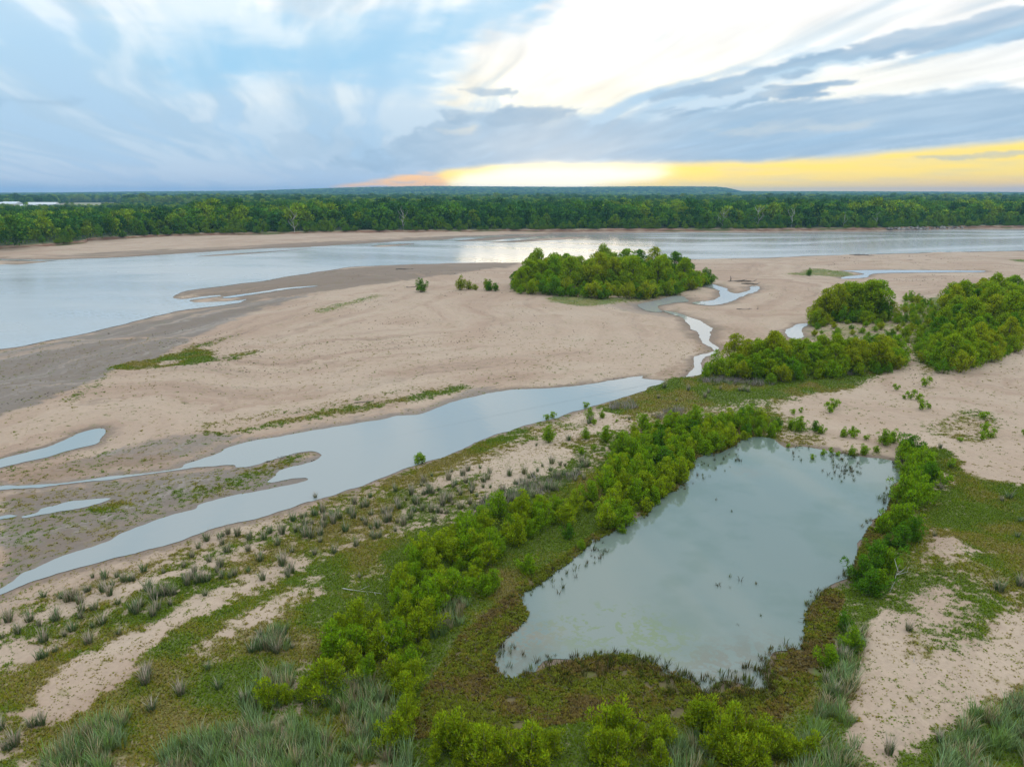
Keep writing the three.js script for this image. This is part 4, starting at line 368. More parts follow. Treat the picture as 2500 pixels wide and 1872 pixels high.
function grid(cols, rows, at) {
  const pos = [], col = [], idx = [];
  for (let i = 0; i < cols; i++) for (let j = 0; j < rows; j++) { const [p, c] = at(i, j); pos.push(...p); col.push(...c); if (i && j) { const a = (i - 1) * rows + j - 1, b = i * rows + j - 1; idx.push(a, b, a + 1, b, b + 1, a + 1); } }
  const g = new THREE.BufferGeometry(); g.setAttribute('position', new THREE.Float32BufferAttribute(pos, 3)); g.setAttribute('color', new THREE.Float32BufferAttribute(col, 3)); g.setIndex(idx); g.computeVertexNormals(); return g;
}
const soilMat = new THREE.MeshStandardMaterial({ vertexColors: true, roughness: 1 });
{
  const rowsAt = [[-1.2, -0.3], [0, 0.15], [0.5, 0.8], [0.9, 1.5], [1.3, 2.1], [1.9, 2.5], [3.2, PLAIN]];
  const cut = grid(BANK.length, rowsAt.length, (i, j) => {
    const [x, z] = BANK[i], l = Math.hypot(x, z), gully = fbm(i * 0.22, 3.3, 3) * 1.6 + fbm(i * 0.9, 8, 2) * 0.7, [o, y] = rowsAt[j], k = l + o + (j > 0 ? gully * Math.min(1, j / 2) : 0);
    const n = fbm(i * 0.6, j * 1.7, 3), c = [0.24, 0.125, 0.075]; mix3(c, [0.38, 0.26, 0.17], smooth(-0.1, 0.4, n)); mix3(c, [0.12, 0.13, 0.04], smooth(0.15, 0.4, fbm(i * 0.13, j * 0.5 + 20, 3) + (j > 4 ? 0.25 : 0)));
    return [[x / l * k, y + n * 0.25, z / l * k], c];
  });
  structure(cut, soilMat, 'river_bank');
  const off = [3, 8, 20, 50, 110, 220, 400, 650, 950, 1300, 1700, 2100, 2500, 2900, 3300, 3700, 4100, 4500, 4900, 5300, 5700, 6000, 6300, 6500, 7200, 9000];
  const cols = BANK.filter((_, i) => i % 2 === 0);
  structure(grid(cols.length, off.length, (i, j) => {
    const [x, z] = cols[i], l = Math.hypot(x, z), k = l + off[j], X = x / l * k, Z = z / l * k, c = [0.05, 0.075, 0.025]; mix3(c, [0.1, 0.11, 0.035], j < 3 ? 0.6 : 0.15);
    return [[X, j ? plainHeight(X, Z) : PLAIN - 0.05, Z], c];
  }), soilMat, 'wooded_plain');
  const base = new THREE.CircleGeometry(11000, 64); base.rotateX(-Math.PI / 2); base.translate(0, -1.1, 0);
  structure(base, new THREE.MeshStandardMaterial({ color: new THREE.Color(0.12, 0.12, 0.05), roughness: 1 }), 'ground');
}
for (const [x0, x1, z0, z1] of [[-320, -66, -90, 60], [66, 320, -90, 60], [-66, 66, -16, 60], [-320, -112, -152, -90], [112, 320, -152, -90]]) {   // the same bank going on beside and behind the viewer
  const nx = Math.round((x1 - x0) / 1.5), nz = Math.round((z1 - z0) / 1.5);
  structure(grid(nx + 1, nz + 1, (i, j) => { const x = lerp(x0, x1, i / nx), z = lerp(z1, z0, j / nz), c = [...A.sand], g = smooth(-0.1, 0.25, fbm(x * 0.06 + 40, z * 0.06, 4) + fbm(x * 0.5, z * 0.5, 2) * 0.3 + (z > -16 ? 0.2 : 0)); mix3(c, A.pale, smooth(-0.2, 0.4, fbm(x * 0.03, z * 0.03, 3)) * 0.6); mix3(c, A.olive, g * 0.9); return [[x, Math.max(groundHeight(clamp(x, -111, 111), z), -0.02), z], c]; }), soilMat, 'bank_ground');
}
const fieldMats = [[0.25, 0.24, 0.11], [0.33, 0.28, 0.17], [0.2, 0.24, 0.09]].map((c) => new THREE.MeshStandardMaterial({ color: new THREE.Color(...c), roughness: 1 }));
PLACE.fields.forEach((p, i) => { const o = refine(p, 30, 8, i); structure(sheet(o, [], Math.max(...o.map(([x, z]) => plainHeight(x, z))) + 0.8 + i * 0.05, metres), fieldMats[i % 3], 'field'); });

// ------------------------------------------------------------------ plants: shapes
const V = (x, y, z) => new THREE.Vector3(x, y, z);
function cloud(R, lobes, n, len, wid, o = {}) {                        // leaf sprays spread through the lobes of a crown
  const pos = new Float32Array(n * 9), nor = new Float32Array(n * 9), col = new Float32Array(n * 9), up = o.up ?? 0.4, tot = lobes.reduce((s, l) => s + l[3] * l[4], 0);
  const d = V(), a = V(), b = V(), q = V(), f = V();
  for (let i = 0; i < n; i++) {
    let t = R() * tot, L = lobes[0]; for (const l of lobes) { t -= l[3] * l[4]; L = l; if (t <= 0) break; }
    d.set(R() * 2 - 1, R() * 2 - 1, R() * 2 - 1); while (d.lengthSq() > 1 || d.lengthSq() < 0.01) d.set(R() * 2 - 1, R() * 2 - 1, R() * 2 - 1); d.normalize();
    if (d.y < -0.35 && R() < 0.6) d.y = -d.y;
    const rad = (o.inner ?? 0.62) + (1.04 - (o.inner ?? 0.62)) * Math.sqrt(R());
    q.set(L[0] + d.x * rad * L[3], L[1] + d.y * rad * L[4], L[2] + d.z * rad * (L[5] ?? L[3])); if (q.y < 0.03) q.y = 0.03 + R() * 0.2;
    a.set(d.x + (R() - 0.5) * 1.3, d.y + up + (R() - 0.5) * 1.3, d.z + (R() - 0.5) * 1.3).normalize();
    b.set(R() - 0.5, R() - 0.5, R() - 0.5).cross(a).normalize();
    const l = len * (0.6 + R() * 0.8), w = wid * (0.6 + R() * 0.8) / 2;
    f.crossVectors(b, a); if (f.dot(d) < 0) f.negate(); f.multiplyScalar(0.5).addScaledVector(d, 0.7); f.y += 0.55; f.normalize();
    const k = i * 9; pos.set([q.x - b.x * w, q.y - b.y * w, q.z - b.z * w, q.x + b.x * w, q.y + b.y * w, q.z + b.z * w, q.x + a.x * l, q.y + a.y * l, q.z + a.z * l], k);
    const v = 0.72 + R() * 0.56, y = R(), c = [v * (0.85 + y * 0.4), v, v * (0.6 + R() * 0.8)];
    for (let m = 0; m < 3; m++) { nor.set([f.x, f.y, f.z], k + m * 3); col.set(c, k + m * 3); }
  }
  const g = new THREE.BufferGeometry(); g.setAttribute('position', new THREE.BufferAttribute(pos, 3)); g.setAttribute('normal', new THREE.BufferAttribute(nor, 3)); g.setAttribute('color', new THREE.BufferAttribute(col, 3)); return g;
}
function limb(p, q, r0, r1, sides = 5) { const d = q.clone().sub(p), g = new THREE.CylinderGeometry(r1, r0, d.length(), sides, 1); g.translate(0, d.length() / 2, 0); g.applyQuaternion(new THREE.Quaternion().setFromUnitVectors(V(0, 1, 0), d.normalize())); g.translate(p.x, p.y, p.z); g.deleteAttribute('uv'); return g; }
function blades(R, n, rad, h, w, lean, colour) {                       // a clump of grass blades, each one bent at mid height
  const pos = [], col = [];
  for (let i = 0; i < n; i++) {
    const a = R() * 6.283, r = rad * Math.sqrt(R()), x = Math.cos(a) * r, z = Math.sin(a) * r, out = a + (R() - 0.5) * 1.6, l = h * (0.55 + R() * 0.6), s = lean * (0.3 + R()) * l, wx = -Math.sin(out) * w / 2, wz = Math.cos(out) * w / 2, mx = x + Math.cos(out) * s * 0.35, mz = z + Math.sin(out) * s * 0.35, c = colour(R);
    const tx = x + Math.cos(out) * s, tz = z + Math.sin(out) * s;
    pos.push(x - wx, 0, z - wz, x + wx, 0, z + wz, mx + wx * 0.8, l * 0.55, mz + wz * 0.8, x - wx, 0, z - wz, mx + wx * 0.8, l * 0.55, mz + wz * 0.8, mx - wx * 0.8, l * 0.55, mz - wz * 0.8, mx - wx * 0.8, l * 0.55, mz - wz * 0.8, mx + wx * 0.8, l * 0.55, mz + wz * 0.8, tx, l, tz);
    for (let k = 0; k < 9; k++) col.push(...c);
  }
  const g = new THREE.BufferGeometry(); g.setAttribute('position', new THREE.Float32BufferAttribute(pos, 3)); g.setAttribute('color', new THREE.Float32BufferAttribute(col, 3)); g.computeVertexNormals();
  const nn = g.attributes.normal; for (let i = 0; i < nn.count; i++) { const v = V(nn.getX(i), Math.abs(nn.getY(i)) + 0.55, nn.getZ(i)).normalize(); nn.setXYZ(i, v.x, v.y, v.z); }
  return g;
}
const leafMat = (r, g, b, t = 0.5) => new THREE.MeshPhysicalMaterial({ color: new THREE.Color(r, g, b), vertexColors: true, roughness: 1, transmission: t, thickness: 0, side: THREE.DoubleSide, specularIntensity: 0.03 });
const M = {
  cottonTree: leafMat(0.33, 0.48, 0.012), willowTree: leafMat(0.28, 0.48, 0.012), yellowTree: leafMat(0.42, 0.5, 0.015), deepTree: leafMat(0.17, 0.36, 0.014),
  lime: leafMat(0.38, 0.51, 0.012), willow: leafMat(0.29, 0.49, 0.012), deep: leafMat(0.14, 0.32, 0.014), cotton: leafMat(0.26, 0.43, 0.012), yellowish: leafMat(0.36, 0.45, 0.015), forest: leafMat(0.15, 0.32, 0.012), forestLight: leafMat(0.22, 0.37, 0.012), forestDark: leafMat(0.07, 0.2, 0.02),
  blade: leafMat(1, 1, 1, 0.3), seed: leafMat(1, 1, 1, 0.2), tint: leafMat(1, 1, 1, 0.3),
  bark: new THREE.MeshStandardMaterial({ color: new THREE.Color(0.12, 0.095, 0.07), roughness: 1 }), twig: new THREE.MeshStandardMaterial({ color: new THREE.Color(0.2, 0.15, 0.1), roughness: 1 }),
  drift: new THREE.MeshStandardMaterial({ color: new THREE.Color(0.17, 0.14, 0.11), roughness: 0.95 }), bleached: new THREE.MeshStandardMaterial({ color: new THREE.Color(0.4, 0.37, 0.33), roughness: 0.9 }),
};
function makeShrub(seed, mat, wide = 1) {                              // about 2.4 m tall, many leaning stems from one root, each with its own tufts
  const R = rng(seed), g = new THREE.Group(), lobes = [], stems = [], n = 9 + Math.floor(R() * 5), lop = R() * 6.283;
  for (let i = 0; i < n; i++) {
    const a = i / n * 6.283 + R() * 0.9, far = (i % 3 === 0 ? 0.1 + R() * 0.25 : 0.5 + R() * 0.65) * wide * (1 + 0.3 * Math.cos(a - lop)), top = (i % 3 === 0 ? 1.75 + R() * 0.6 : 0.9 + R() * 0.95), tip = V(Math.cos(a) * far, top, Math.sin(a) * far), m = 2 + Math.floor(R() * 2);
    for (let k = 0; k < m; k++) { const t = 1 - k * 0.3 - R() * 0.12, s = 0.2 + R() * 0.17 + k * 0.05; lobes.push([tip.x * t + (R() - 0.5) * 0.3, tip.y * t, tip.z * t + (R() - 0.5) * 0.3, s, s * (1 + R() * 0.5)]); }
    stems.push(limb(V(Math.cos(a) * 0.08, -0.1, Math.sin(a) * 0.08), tip.clone().multiplyScalar(1.04), 0.03, 0.008, 4));
  }
  for (let i = 0; i < 6; i++) { const a = R() * 6.283, q = (0.35 + R() * 0.4) * wide; lobes.push([Math.cos(a) * q, 0.25 + R() * 0.25, Math.sin(a) * q, 0.3, 0.32]); }
  part(cloud(R, lobes, 3000, 0.16, 0.075, { inner: 0.3, up: 0.9 }), mat, 'foliage', g);
  part(mergeGeometries(stems), M.twig, 'stem', g);
  return g;
}
function makeTree(seed, mat, h, spread, leaves, len, o = {}) {
  const R = rng(seed), g = new THREE.Group(), lobes = [], wood = [], bare = o.bare ?? 0.22, n = o.lobes ?? 11;
  let p = V(0, -0.2, 0); const lean = V((R() - 0.5) * 0.12 * h, 0, (R() - 0.5) * 0.12 * h), trunk = [p];
  for (let i = 1; i <= 4; i++) { const q = V(lean.x * (i / 4) ** 1.5 + (R() - 0.5) * 0.03 * h, h * 0.8 * i / 4, lean.z * (i / 4) ** 1.5 + (R() - 0.5) * 0.03 * h); wood.push(limb(p, q, h * 0.02 * (1.15 - i * 0.2), h * 0.02 * (0.95 - i * 0.2), 6)); trunk.push(q); p = q; }
  for (let i = 0; i < n; i++) {
    const t = i / (n - 1), y = h * lerp(bare + 0.1, 0.86, t) + (R() - 0.5) * 0.06 * h, prof = Math.sin(Math.PI * clamp(lerp(0.28, 0.93, t), 0, 1)), a = i * 2.4 + R() * 1.2, r = spread * prof * (0.45 + R() * 0.45) * (i === n - 1 ? 0.2 : 1), s = spread * (0.24 + R() * 0.2) * (0.7 + 0.4 * prof);
    lobes.push([Math.cos(a) * r + lean.x * t, y, Math.sin(a) * r + lean.z * t, s, s * (0.75 + R() * 0.35) * (o.tall ?? 1)]);
    const b = trunk[Math.min(4, 1 + Math.floor(t * 3))]; wood.push(limb(b.clone().multiplyScalar(0.85), V(Math.cos(a) * r + lean.x * t, y, Math.sin(a) * r + lean.z * t), h * 0.007, h * 0.003, 4));
  }
  part(mergeGeometries(wood), M.bark, 'trunk', g);
  part(cloud(R, lobes, leaves, len, len * 0.6, { inner: o.inner ?? 0.55, up: 0.5 }), mat, 'crown', g);
  return g;
}
const pick = (R, a) => a[Math.floor(R() * a.length)];
function scatter(poly, gap, R, most = 2000) {
  const [x0, x1, z0, z1] = boundsOf(poly), out = []; let miss = 0;
  while (out.length < most && miss < 900) { const x = lerp(x0, x1, R()), z = lerp(z0, z1, R()); if (inside(poly, x, z) && !out.some(([a, b]) => (a - x) ** 2 + (b - z) ** 2 < gap * gap)) { out.push([x, z]); miss = 0; } else miss++; }
  return out;
}
function plant(proto, name, x, z, scale, R, tags, sink = 0) {
  const o = proto.clone(); o.position.set(x, Math.max(groundHeight(x, z), -0.15) - sink, z); o.rotation.y = R() * 6.283; o.scale.set(scale * (0.9 + R() * 0.25), scale * (0.92 + R() * 0.2), scale * (0.9 + R() * 0.25));
  return add(o, name, tags);
}
// plant a stand: tone, size and part of the stand tell its members apart
function stand(spots, kinds, name, noun, where, height, unit, R, category, group) {
  const list = spots.map(([x, z]) => { const [proto, tone] = kinds(x, z); return { x, z, proto, tone, s: height / unit * (0.55 + R() * 0.8) }; });
  const side = list.map((p) => p.x / -p.z), rank = [...list.keys()].sort((i, j) => side[i] - side[j]), deep = [...list.keys()].sort((i, j) => list[j].z - list[i].z), n = list.length, mean = list.reduce((q, p) => q + p.s, 0) / n, tall = list.reduce((m, p, i) => (p.s > list[m].s ? i : m), 0);
  list.forEach((p, i) => {
    const r = rank.indexOf(i), d = deep.indexOf(i), across = r < n / 3 ? 'left' : r < n * 2 / 3 ? 'middle' : 'right', size = p.s > mean * 1.12 ? 'large ' : p.s < mean * 0.88 ? 'small ' : '';
    const row = n < 14 ? '' : d < n / 3 ? 'near ' : d < n * 2 / 3 ? '' : 'far ';
    const label = n === 1 ? `${p.tone} ${noun}, ${where}` : r === 0 ? `leftmost ${p.tone} ${noun} of ${where}` : r === n - 1 ? `rightmost ${p.tone} ${noun} of ${where}` : d === 0 ? `nearest ${p.tone} ${noun} of ${where}` : i === tall ? `tallest ${p.tone} ${noun} of ${where}` : `${size}${p.tone} ${noun}, ${row}${across} part of ${where}`;
    plant(p.proto, name, p.x, p.z, p.s, R, { label, category, group, kind: 'thing' });
  });
}

// ------------------------------------------------------------------ willow shrubs round the pond
const shrubs = [[makeShrub(101, M.lime), 'lime'], [makeShrub(102, M.willow, 1.15), 'green'], [makeShrub(103, M.willow), 'bright green'], [makeShrub(104, M.lime, 1.2), 'broad lime'], [makeShrub(105, M.deep, 1.1), 'dark green'], [makeShrub(106, M.willow, 1.3), 'broad green'], [makeShrub(107, M.lime, 0.9), 'slim lime'], [makeShrub(108, M.deep, 1.3), 'broad dark green'], [makeShrub(109, M.cotton, 1.0), 'olive green']];
function makeSapling(s) { const r = rng(s), g = new THREE.Group(), l = [], st = []; for (let i = 0; i < 6; i++) { const a = r() * 6.283, d = 0.15 + r() * 0.35, y = 0.35 + r() * 0.6; l.push([Math.cos(a) * d, y, Math.sin(a) * d, 0.2, 0.3]); st.push(limb(V(0, -0.05, 0), V(Math.cos(a) * d, y + 0.2, Math.sin(a) * d), 0.014, 0.006, 4)); } for (let i = 0; i < 5; i++) { const a = r() * 6.283; l.push([Math.cos(a) * 0.18, 0.15 + r() * 0.2, Math.sin(a) * 0.18, 0.2, 0.22]); } part(cloud(r, l, 520, 0.15, 0.07, { up: 1.1, inner: 0.2 }), M.willow, 'foliage', g); part(mergeGeometries(st), M.twig, 'stem', g); return g; }
const saplings = [[makeSapling(1), 'wispy'], [makeSapling(2), 'tufted'], [makeSapling(3), 'sparse']];
{
  const R = rng(501), where = { upper: 'the thicket at the pond\'s head', middle: 'the thicket on the pond\'s left shore', hedge: 'the long hedge left of the pond', bend: 'the hedge bend nearer the viewer', lower: 'the thicket above the tall grass' };
  for (const [zone, h, gap, poly] of PLACE.shrub_zones)
    stand(scatter(poly, gap, R).sort((a, b) => a[1] - b[1]), (x, z) => pick(R, z > -75 ? [shrubs[0], shrubs[1], shrubs[3], shrubs[6], shrubs[5], shrubs[0], shrubs[2]] : [shrubs[1], shrubs[2], shrubs[4], shrubs[5], shrubs[0], shrubs[3], shrubs[8]]), 'willow_shrub', 'willow shrub', where[zone], h, 2.4, R, 'shrub', 'willow shrubs of ' + where[zone]);
  const lone = { left_small: 'the low clump left of tall grass', toe: 'the group right of the tall grass', bottom_left: 'the clump at the bottom centre', bottom_mid: 'the clump below the weedy pond end', bottom_right: 'the clump at the bottom right', right_top: 'the thicket at the pond\'s right corner', right_big: 'the big round clump, right shore', right_mid: 'the clump midway along right shore', right_low: 'the clump by the white branch', right_tiny: 'the group low on the right shore', pond_head: 'the sandy rim at the pond\'s head', spit: 'the weedy spit at the pond\'s head', hedge_low: 'the low row between hedge and pond', inner: 'the gaps inside the left hedge', dune: 'the loose group on the creek dune', creekside: 'the wispy group on the creek edge' };
  for (const [zone, h, spots] of PLACE.shrub_lone) {
    const wispy = zone === 'creekside' || zone === 'spit' || zone === 'pond_head' && false;
    stand(spots, () => pick(R, wispy ? saplings : zone.startsWith('bottom') || zone === 'toe' || zone === 'left_small' ? [shrubs[0], shrubs[3], shrubs[6]] : zone === 'dune' ? [shrubs[1], shrubs[2], saplings[0], saplings[1]] : [shrubs[1], shrubs[2], shrubs[5], shrubs[4]]), 'willow_shrub', 'willow shrub', lone[zone], h, wispy ? 1.25 : 2.4, R, 'shrub', 'shrubs of ' + lone[zone]);
  }
}
// saplings on the open sand
stand(PLACE.sapling, (() => { const R = rng(78); return () => pick(R, saplings); })(), 'sapling', 'green sapling', 'the open sand right of the pond', 1.15, 1, rng(77), 'sapling', 'saplings on the open sand');
// ------------------------------------------------------------------ cottonwoods and willows on the sandbars
{
  const R = rng(900), air = 0.3, T = [[makeTree(201, M.cottonTree, 9, 2.9, 4200, 0.36, { tall: 1.2, bare: 0.05, lobes: 22, inner: air }), 'green'], [makeTree(202, M.willowTree, 9, 3.1, 4200, 0.36, { bare: 0.02, lobes: 21, inner: air }), 'bright green'], [makeTree(203, M.yellowTree, 9, 2.8, 3800, 0.36, { tall: 1.25, bare: 0.08, lobes: 20, inner: air }), 'yellow green'], [makeTree(204, M.deepTree, 9, 2.9, 4000, 0.36, { bare: 0.05, lobes: 21, inner: air }), 'dark green'], [makeTree(205, M.cottonTree, 9, 3.4, 4600, 0.36, { lobes: 26, bare: 0, inner: air }), 'broad green']];
  const where = { island: 'the wooded island', island_low: 'the island\'s low left end', grove_back: 'the grove behind the sand mound', grove_front: 'the grove before the sand mound', grove_right: 'the tall grove at the right edge', grove_slope: 'the low grove above right sand' };
  for (const [zone, h, gap, poly] of PLACE.trees) stand(scatter(poly, gap, R), () => pick(R, T), 'cottonwood_tree', 'cottonwood tree', where[zone], h, 9, R, 'tree', 'trees of ' + where[zone]);
  const edge = { island_edge: 'the island\'s front fringe', grove_edge: 'the front grove\'s lower fringe', slope_edge: 'the right grove\'s sandy fringe', back_edge: 'the back grove\'s low fringe', lane: 'the sandy lane between the groves', mound: 'the pale sand mound' }, low = [[makeShrub(601, M.cottonTree, 1.35), 'green'], [makeShrub(602, M.willowTree, 1.4), 'bright green'], [makeShrub(603, M.yellowTree, 1.3), 'yellow green'], [makeShrub(604, M.deepTree, 1.4), 'dark green']];
  for (const [zone, h, gap, poly] of PLACE.fringe) stand(scatter(poly, gap, R), () => pick(R, low), 'fringe_bush', 'leafy bush', edge[zone], h, 2.4, R, 'bush', 'bushes of ' + edge[zone]);
  const lone = { mid_bush: ['the pair on sand between groves', M.willow, 'leafy green'], bar_bush: ['alone on the open sandbar', M.deep, 'dense dark green'], bar_dry: ['the twiggy row on the sandbar', M.yellowish, 'thin yellowish'], bar_dry2: ['just left of the island trees', M.yellowish, 'tall thin yellowish'], bar_green: ['the pair left of the island', M.deep, 'dark green'], shore_bush: ['the trio at the island\'s right end', M.deep, 'dark green'], pool_bush: ['beside the long narrow pool', M.deep, 'round dark green'], stand_alone: ['the pair at the creek\'s right end', M.willow, 'small green'] };
  for (const [zone, h, spots] of PLACE.tree_lone) { const [w, m, tone] = lone[zone], protos = spots.map((_, i) => makeShrub(300 + i + Math.round(h * 10), m, 1.2)); let k = 0; stand(spots, () => [protos[k++], tone], 'bush', 'bush', w, h * 1.05, 2.4, R, 'bush', 'bushes, ' + w); }
}
console.log('trees ready');

// ------------------------------------------------------------------ bunch grasses, each clump a thing of its own
{
  const R = rng(61), make = (s, dry) => { const r = rng(s), g = new THREE.Group(); part(blades(r, 46, 0.22, 0.75, 0.05, 0.55, (q) => { const v = 0.7 + q() * 0.6; return q() < 0.25 ? [0.22 * v, 0.22 * v, 0.09 * v] : [0.12 * v, 0.18 * v, 0.065 * v]; }), M.blade, 'blade', g); part(blades(r, dry, 0.2, 1.15, 0.035, 0.5, (q) => { const v = 0.7 + q() * 0.5; return [0.42 * v, 0.335 * v, 0.25 * v]; }), M.seed, 'seed_head', g); return g; };
  const protos = [make(1, 16), make(2, 40), make(3, 5), make(4, 26)], list = [...PLACE.tussock, ...scatter(PLACE.tussock_field, 1.5, rng(62), 85)], zoneOf = ([x, z]) => z < -88 ? 'on the flat by creek end' : x > 14 ? 'right of the pond' : z > -46 ? 'low in the left meadow' : x < -22 ? 'along the left sandy track' : x < -8 ? 'between sandy track and hedge' : 'beside the long willow hedge';
  const zones = {}; list.forEach((p) => (zones[zoneOf(p)] ??= []).push(p));
  const kinds = protos.map((p, i) => [p, ['grey green', 'tan tipped', 'dark green', 'pale tipped'][i]]);
  for (const [zone, spots] of Object.entries(zones)) stand(spots, () => pick(R, kinds), 'bunch_grass', 'bunch grass', 'the clumps ' + zone, 0.88, 1, R, 'grass clump', 'bunch grasses ' + zone);
}
// ------------------------------------------------------------------ what nobody could count: turf, tall grass, brush, pond weeds, dead reeds
function mass(geo, mat, list, name, label, category) {                 // list of [x, y, z, turn, sx, sy, sz, r, g, b]
  const m = new THREE.InstancedMesh(geo, mat, list.length), o = new THREE.Object3D(), c = new THREE.Color();
  list.forEach((t, i) => { o.position.set(t[0], t[1], t[2]); o.rotation.set(t[10] ?? 0, t[3], t[11] ?? 0); o.scale.set(t[4], t[5], t[6]); o.updateMatrix(); m.setMatrixAt(i, o.matrix); m.setColorAt(i, c.setRGB(t[7], t[8], t[9])); });
  return add(m, name, { kind: 'stuff', label, category });
}
const plainTint = (q) => { const v = 0.75 + q() * 0.5; return [v * (0.9 + q() * 0.25), v, v * (0.8 + q() * 0.4)]; };
{
  const R = rng(4242), tufts = [], weeds = [];
  for (const t of TILES.slice(0, 2)) {
    const step = t === TILES[0] ? 0.115 : 0.2;
    for (let x = t.x0; x < t.x1; x += step) for (let z = t.z0; z < Math.min(t.z1, -22); z += step) {
      if (Math.abs(x) > -z * 0.72 + 22) continue;
      const a = x + (R() - 0.5) * step, b = z + (R() - 0.5) * step, g0 = coverAt(t, a, b), w0 = t.weed(a, b), fine = fbm(a * 2.3, b * 2.3, 3), g = smooth(0.1, 0.72, g0 + fine * 0.7), d = toWater(a, b);
      if (w0 > 0.3 && d > -0.5) { if (R() < 0.8 && fbm(a * 0.8 + 3, b * 0.8, 3) > -0.34) { const m = fbm(a * 0.5, b * 0.5 + 70, 3) + R() * 0.5 - 0.1, v = 0.7 + R() * 0.6, s = 0.6 + R() * 0.6; weeds.push([a, Math.max(0, groundHeight(a, b)), b, R() * 6.3, s, s * 0.75, s, ...(m > 0.12 ? [0.15 * v, 0.175 * v, 0.014 * v] : m > -0.1 ? [0.185 * v, 0.155 * v, 0.02 * v] : [0.165 * v, 0.118 * v, 0.035 * v])]); } continue; }
      if (d < 0.15) continue;
      if (R() < g * 0.85 + (t.grass(a, b) > 0.2 ? 0.085 : g0 > 0.03 ? 0.008 : 0)) {
        const tone = fbm(a * 0.23 + 9, b * 0.23, 3) + g0 * 0.25 + (R() - 0.5) * 0.35, v = 0.75 + R() * 0.5, s = (0.38 + R() * 0.5) * (t === TILES[0] ? 1 : 1.3);
        tufts.push([a, groundHeight(a, b) - 0.01, b, R() * 6.3, s, s * (0.5 + g * 0.45), s, ...(tone > 0.18 ? [0.125 * v, 0.19 * v, 0.01 * v] : tone > -0.05 ? [0.185 * v, 0.2 * v, 0.011 * v] : R() < 0.5 ? [0.22 * v, 0.19 * v, 0.02 * v] : [0.28 * v, 0.22 * v, 0.07 * v])]);
      }
    }
  }
  for (const t of TILES.slice(2)) { const step = t === TILES[2] ? 0.8 : 2.4; for (const [dd, poly] of PLACE.grass) { const [x0, x1, z0, z1] = boundsOf(poly); for (let x = Math.max(x0, t.x0); x < Math.min(x1, t.x1); x += step) for (let z = Math.max(z0, t.z0); z < Math.min(z1, t.z1); z += step) { const a = x + (R() - 0.5) * step, b = z + (R() - 0.5) * step; if (!inside(poly, a, b) || toWater(a, b) < 0.4 || R() > dd * 0.8) continue; const v = 0.7 + R() * 0.6, s = step * (1.6 + R() * 1.4); tufts.push([a, groundHeight(a, b) - 0.02, b, R() * 6.3, s, s * 0.45, s, 0.19 * v, 0.24 * v, 0.03 * v]); } } }
  const tuft = blades(rng(9), 9, 0.1, 0.15, 0.055, 0.9, plainTint), leafy = blades(rng(12), 10, 0.12, 0.17, 0.075, 1.0, plainTint);
  mass(tuft, M.tint, tufts, 'turf_grass', 'low olive green turf over the sandy bank', 'grass');
  mass(leafy, M.tint, weeds, 'marsh_weeds', 'brown and olive low weeds round the pond', 'weeds');
  console.log('tufts', tufts.length, weeds.length);
  const tall = [];
  for (const [dd, poly] of PLACE.tallgrass) { const [x0, x1, z0, z1] = boundsOf(poly); for (let x = x0; x < x1; x += 0.36) for (let z = z0; z < z1; z += 0.36) { const a = x + (R() - 0.5) * 0.36, b = z + (R() - 0.5) * 0.36; if (!inside(poly, a + fbm(a, b, 2) * 0.7, b + fbm(a + 9, b, 2) * 0.7) || R() > dd * smooth(-0.45, 0.05, fbm(a * 0.7, b * 0.7, 3))) continue; const v = 0.75 + R() * 0.5, s = 0.75 + R() * 0.5, dry = R() < 0.22; tall.push([a, groundHeight(a, b) - 0.02, b, R() * 6.3, s, s * (0.75 + R() * 0.4), s, ...(dry ? [0.34 * v, 0.29 * v, 0.16 * v] : R() < 0.4 ? [0.16 * v, 0.25 * v, 0.06 * v] : [0.19 * v, 0.27 * v, 0.11 * v])]); } }
  mass(blades(rng(15), 26, 0.24, 0.95, 0.04, 0.5, plainTint), M.tint, tall, 'tall_grass', 'tall feathery grey green grass in the foreground', 'grass');
  const brush = [];
  for (const [dd, poly] of PLACE.purple_brush) { const [x0, x1, z0, z1] = boundsOf(poly); for (let x = x0; x < x1; x += 0.5) for (let z = z0; z < z1; z += 0.5) { const a = x + (R() - 0.5) * 0.5, b = z + (R() - 0.5) * 0.5; if (!inside(poly, a, b) || R() > dd * 0.7) continue; const v = 0.7 + R() * 0.6, s = 0.8 + R() * 0.5; brush.push([a, groundHeight(a, b) - 0.02, b, R() * 6.3, s, s * 0.8, s, ...(R() < 0.45 ? [0.15 * v, 0.2 * v, 0.08 * v] : [0.28 * v, 0.24 * v, 0.205 * v])]); } }
  mass(blades(rng(16), 22, 0.3, 0.8, 0.035, 0.6, plainTint), M.tint, brush, 'dry_brush', 'grey brown dry brush among the willows', 'brush');
  const em = [];
  for (const [dd, poly] of PLACE.emergent) { const [x0, x1, z0, z1] = boundsOf(poly), n = dd * (x1 - x0) * (z1 - z0) * 1.6; for (let i = 0; i < n; i++) { const a = lerp(x0, x1, R()), b = lerp(z0, z1, R()); if (!inside(poly, a, b) || fbm(a * 0.9, b * 0.9, 3) < -0.12) continue; const v = 0.5 + R() * 0.7, s = 0.6 + R() * 0.8; em.push([a, -0.03, b, R() * 6.3, s, s * (0.8 + R() * 0.7), s, ...(R() < 0.6 ? [0.08 * v, 0.1 * v, 0.015 * v] : [0.1 * v, 0.08 * v, 0.025 * v])]); } }
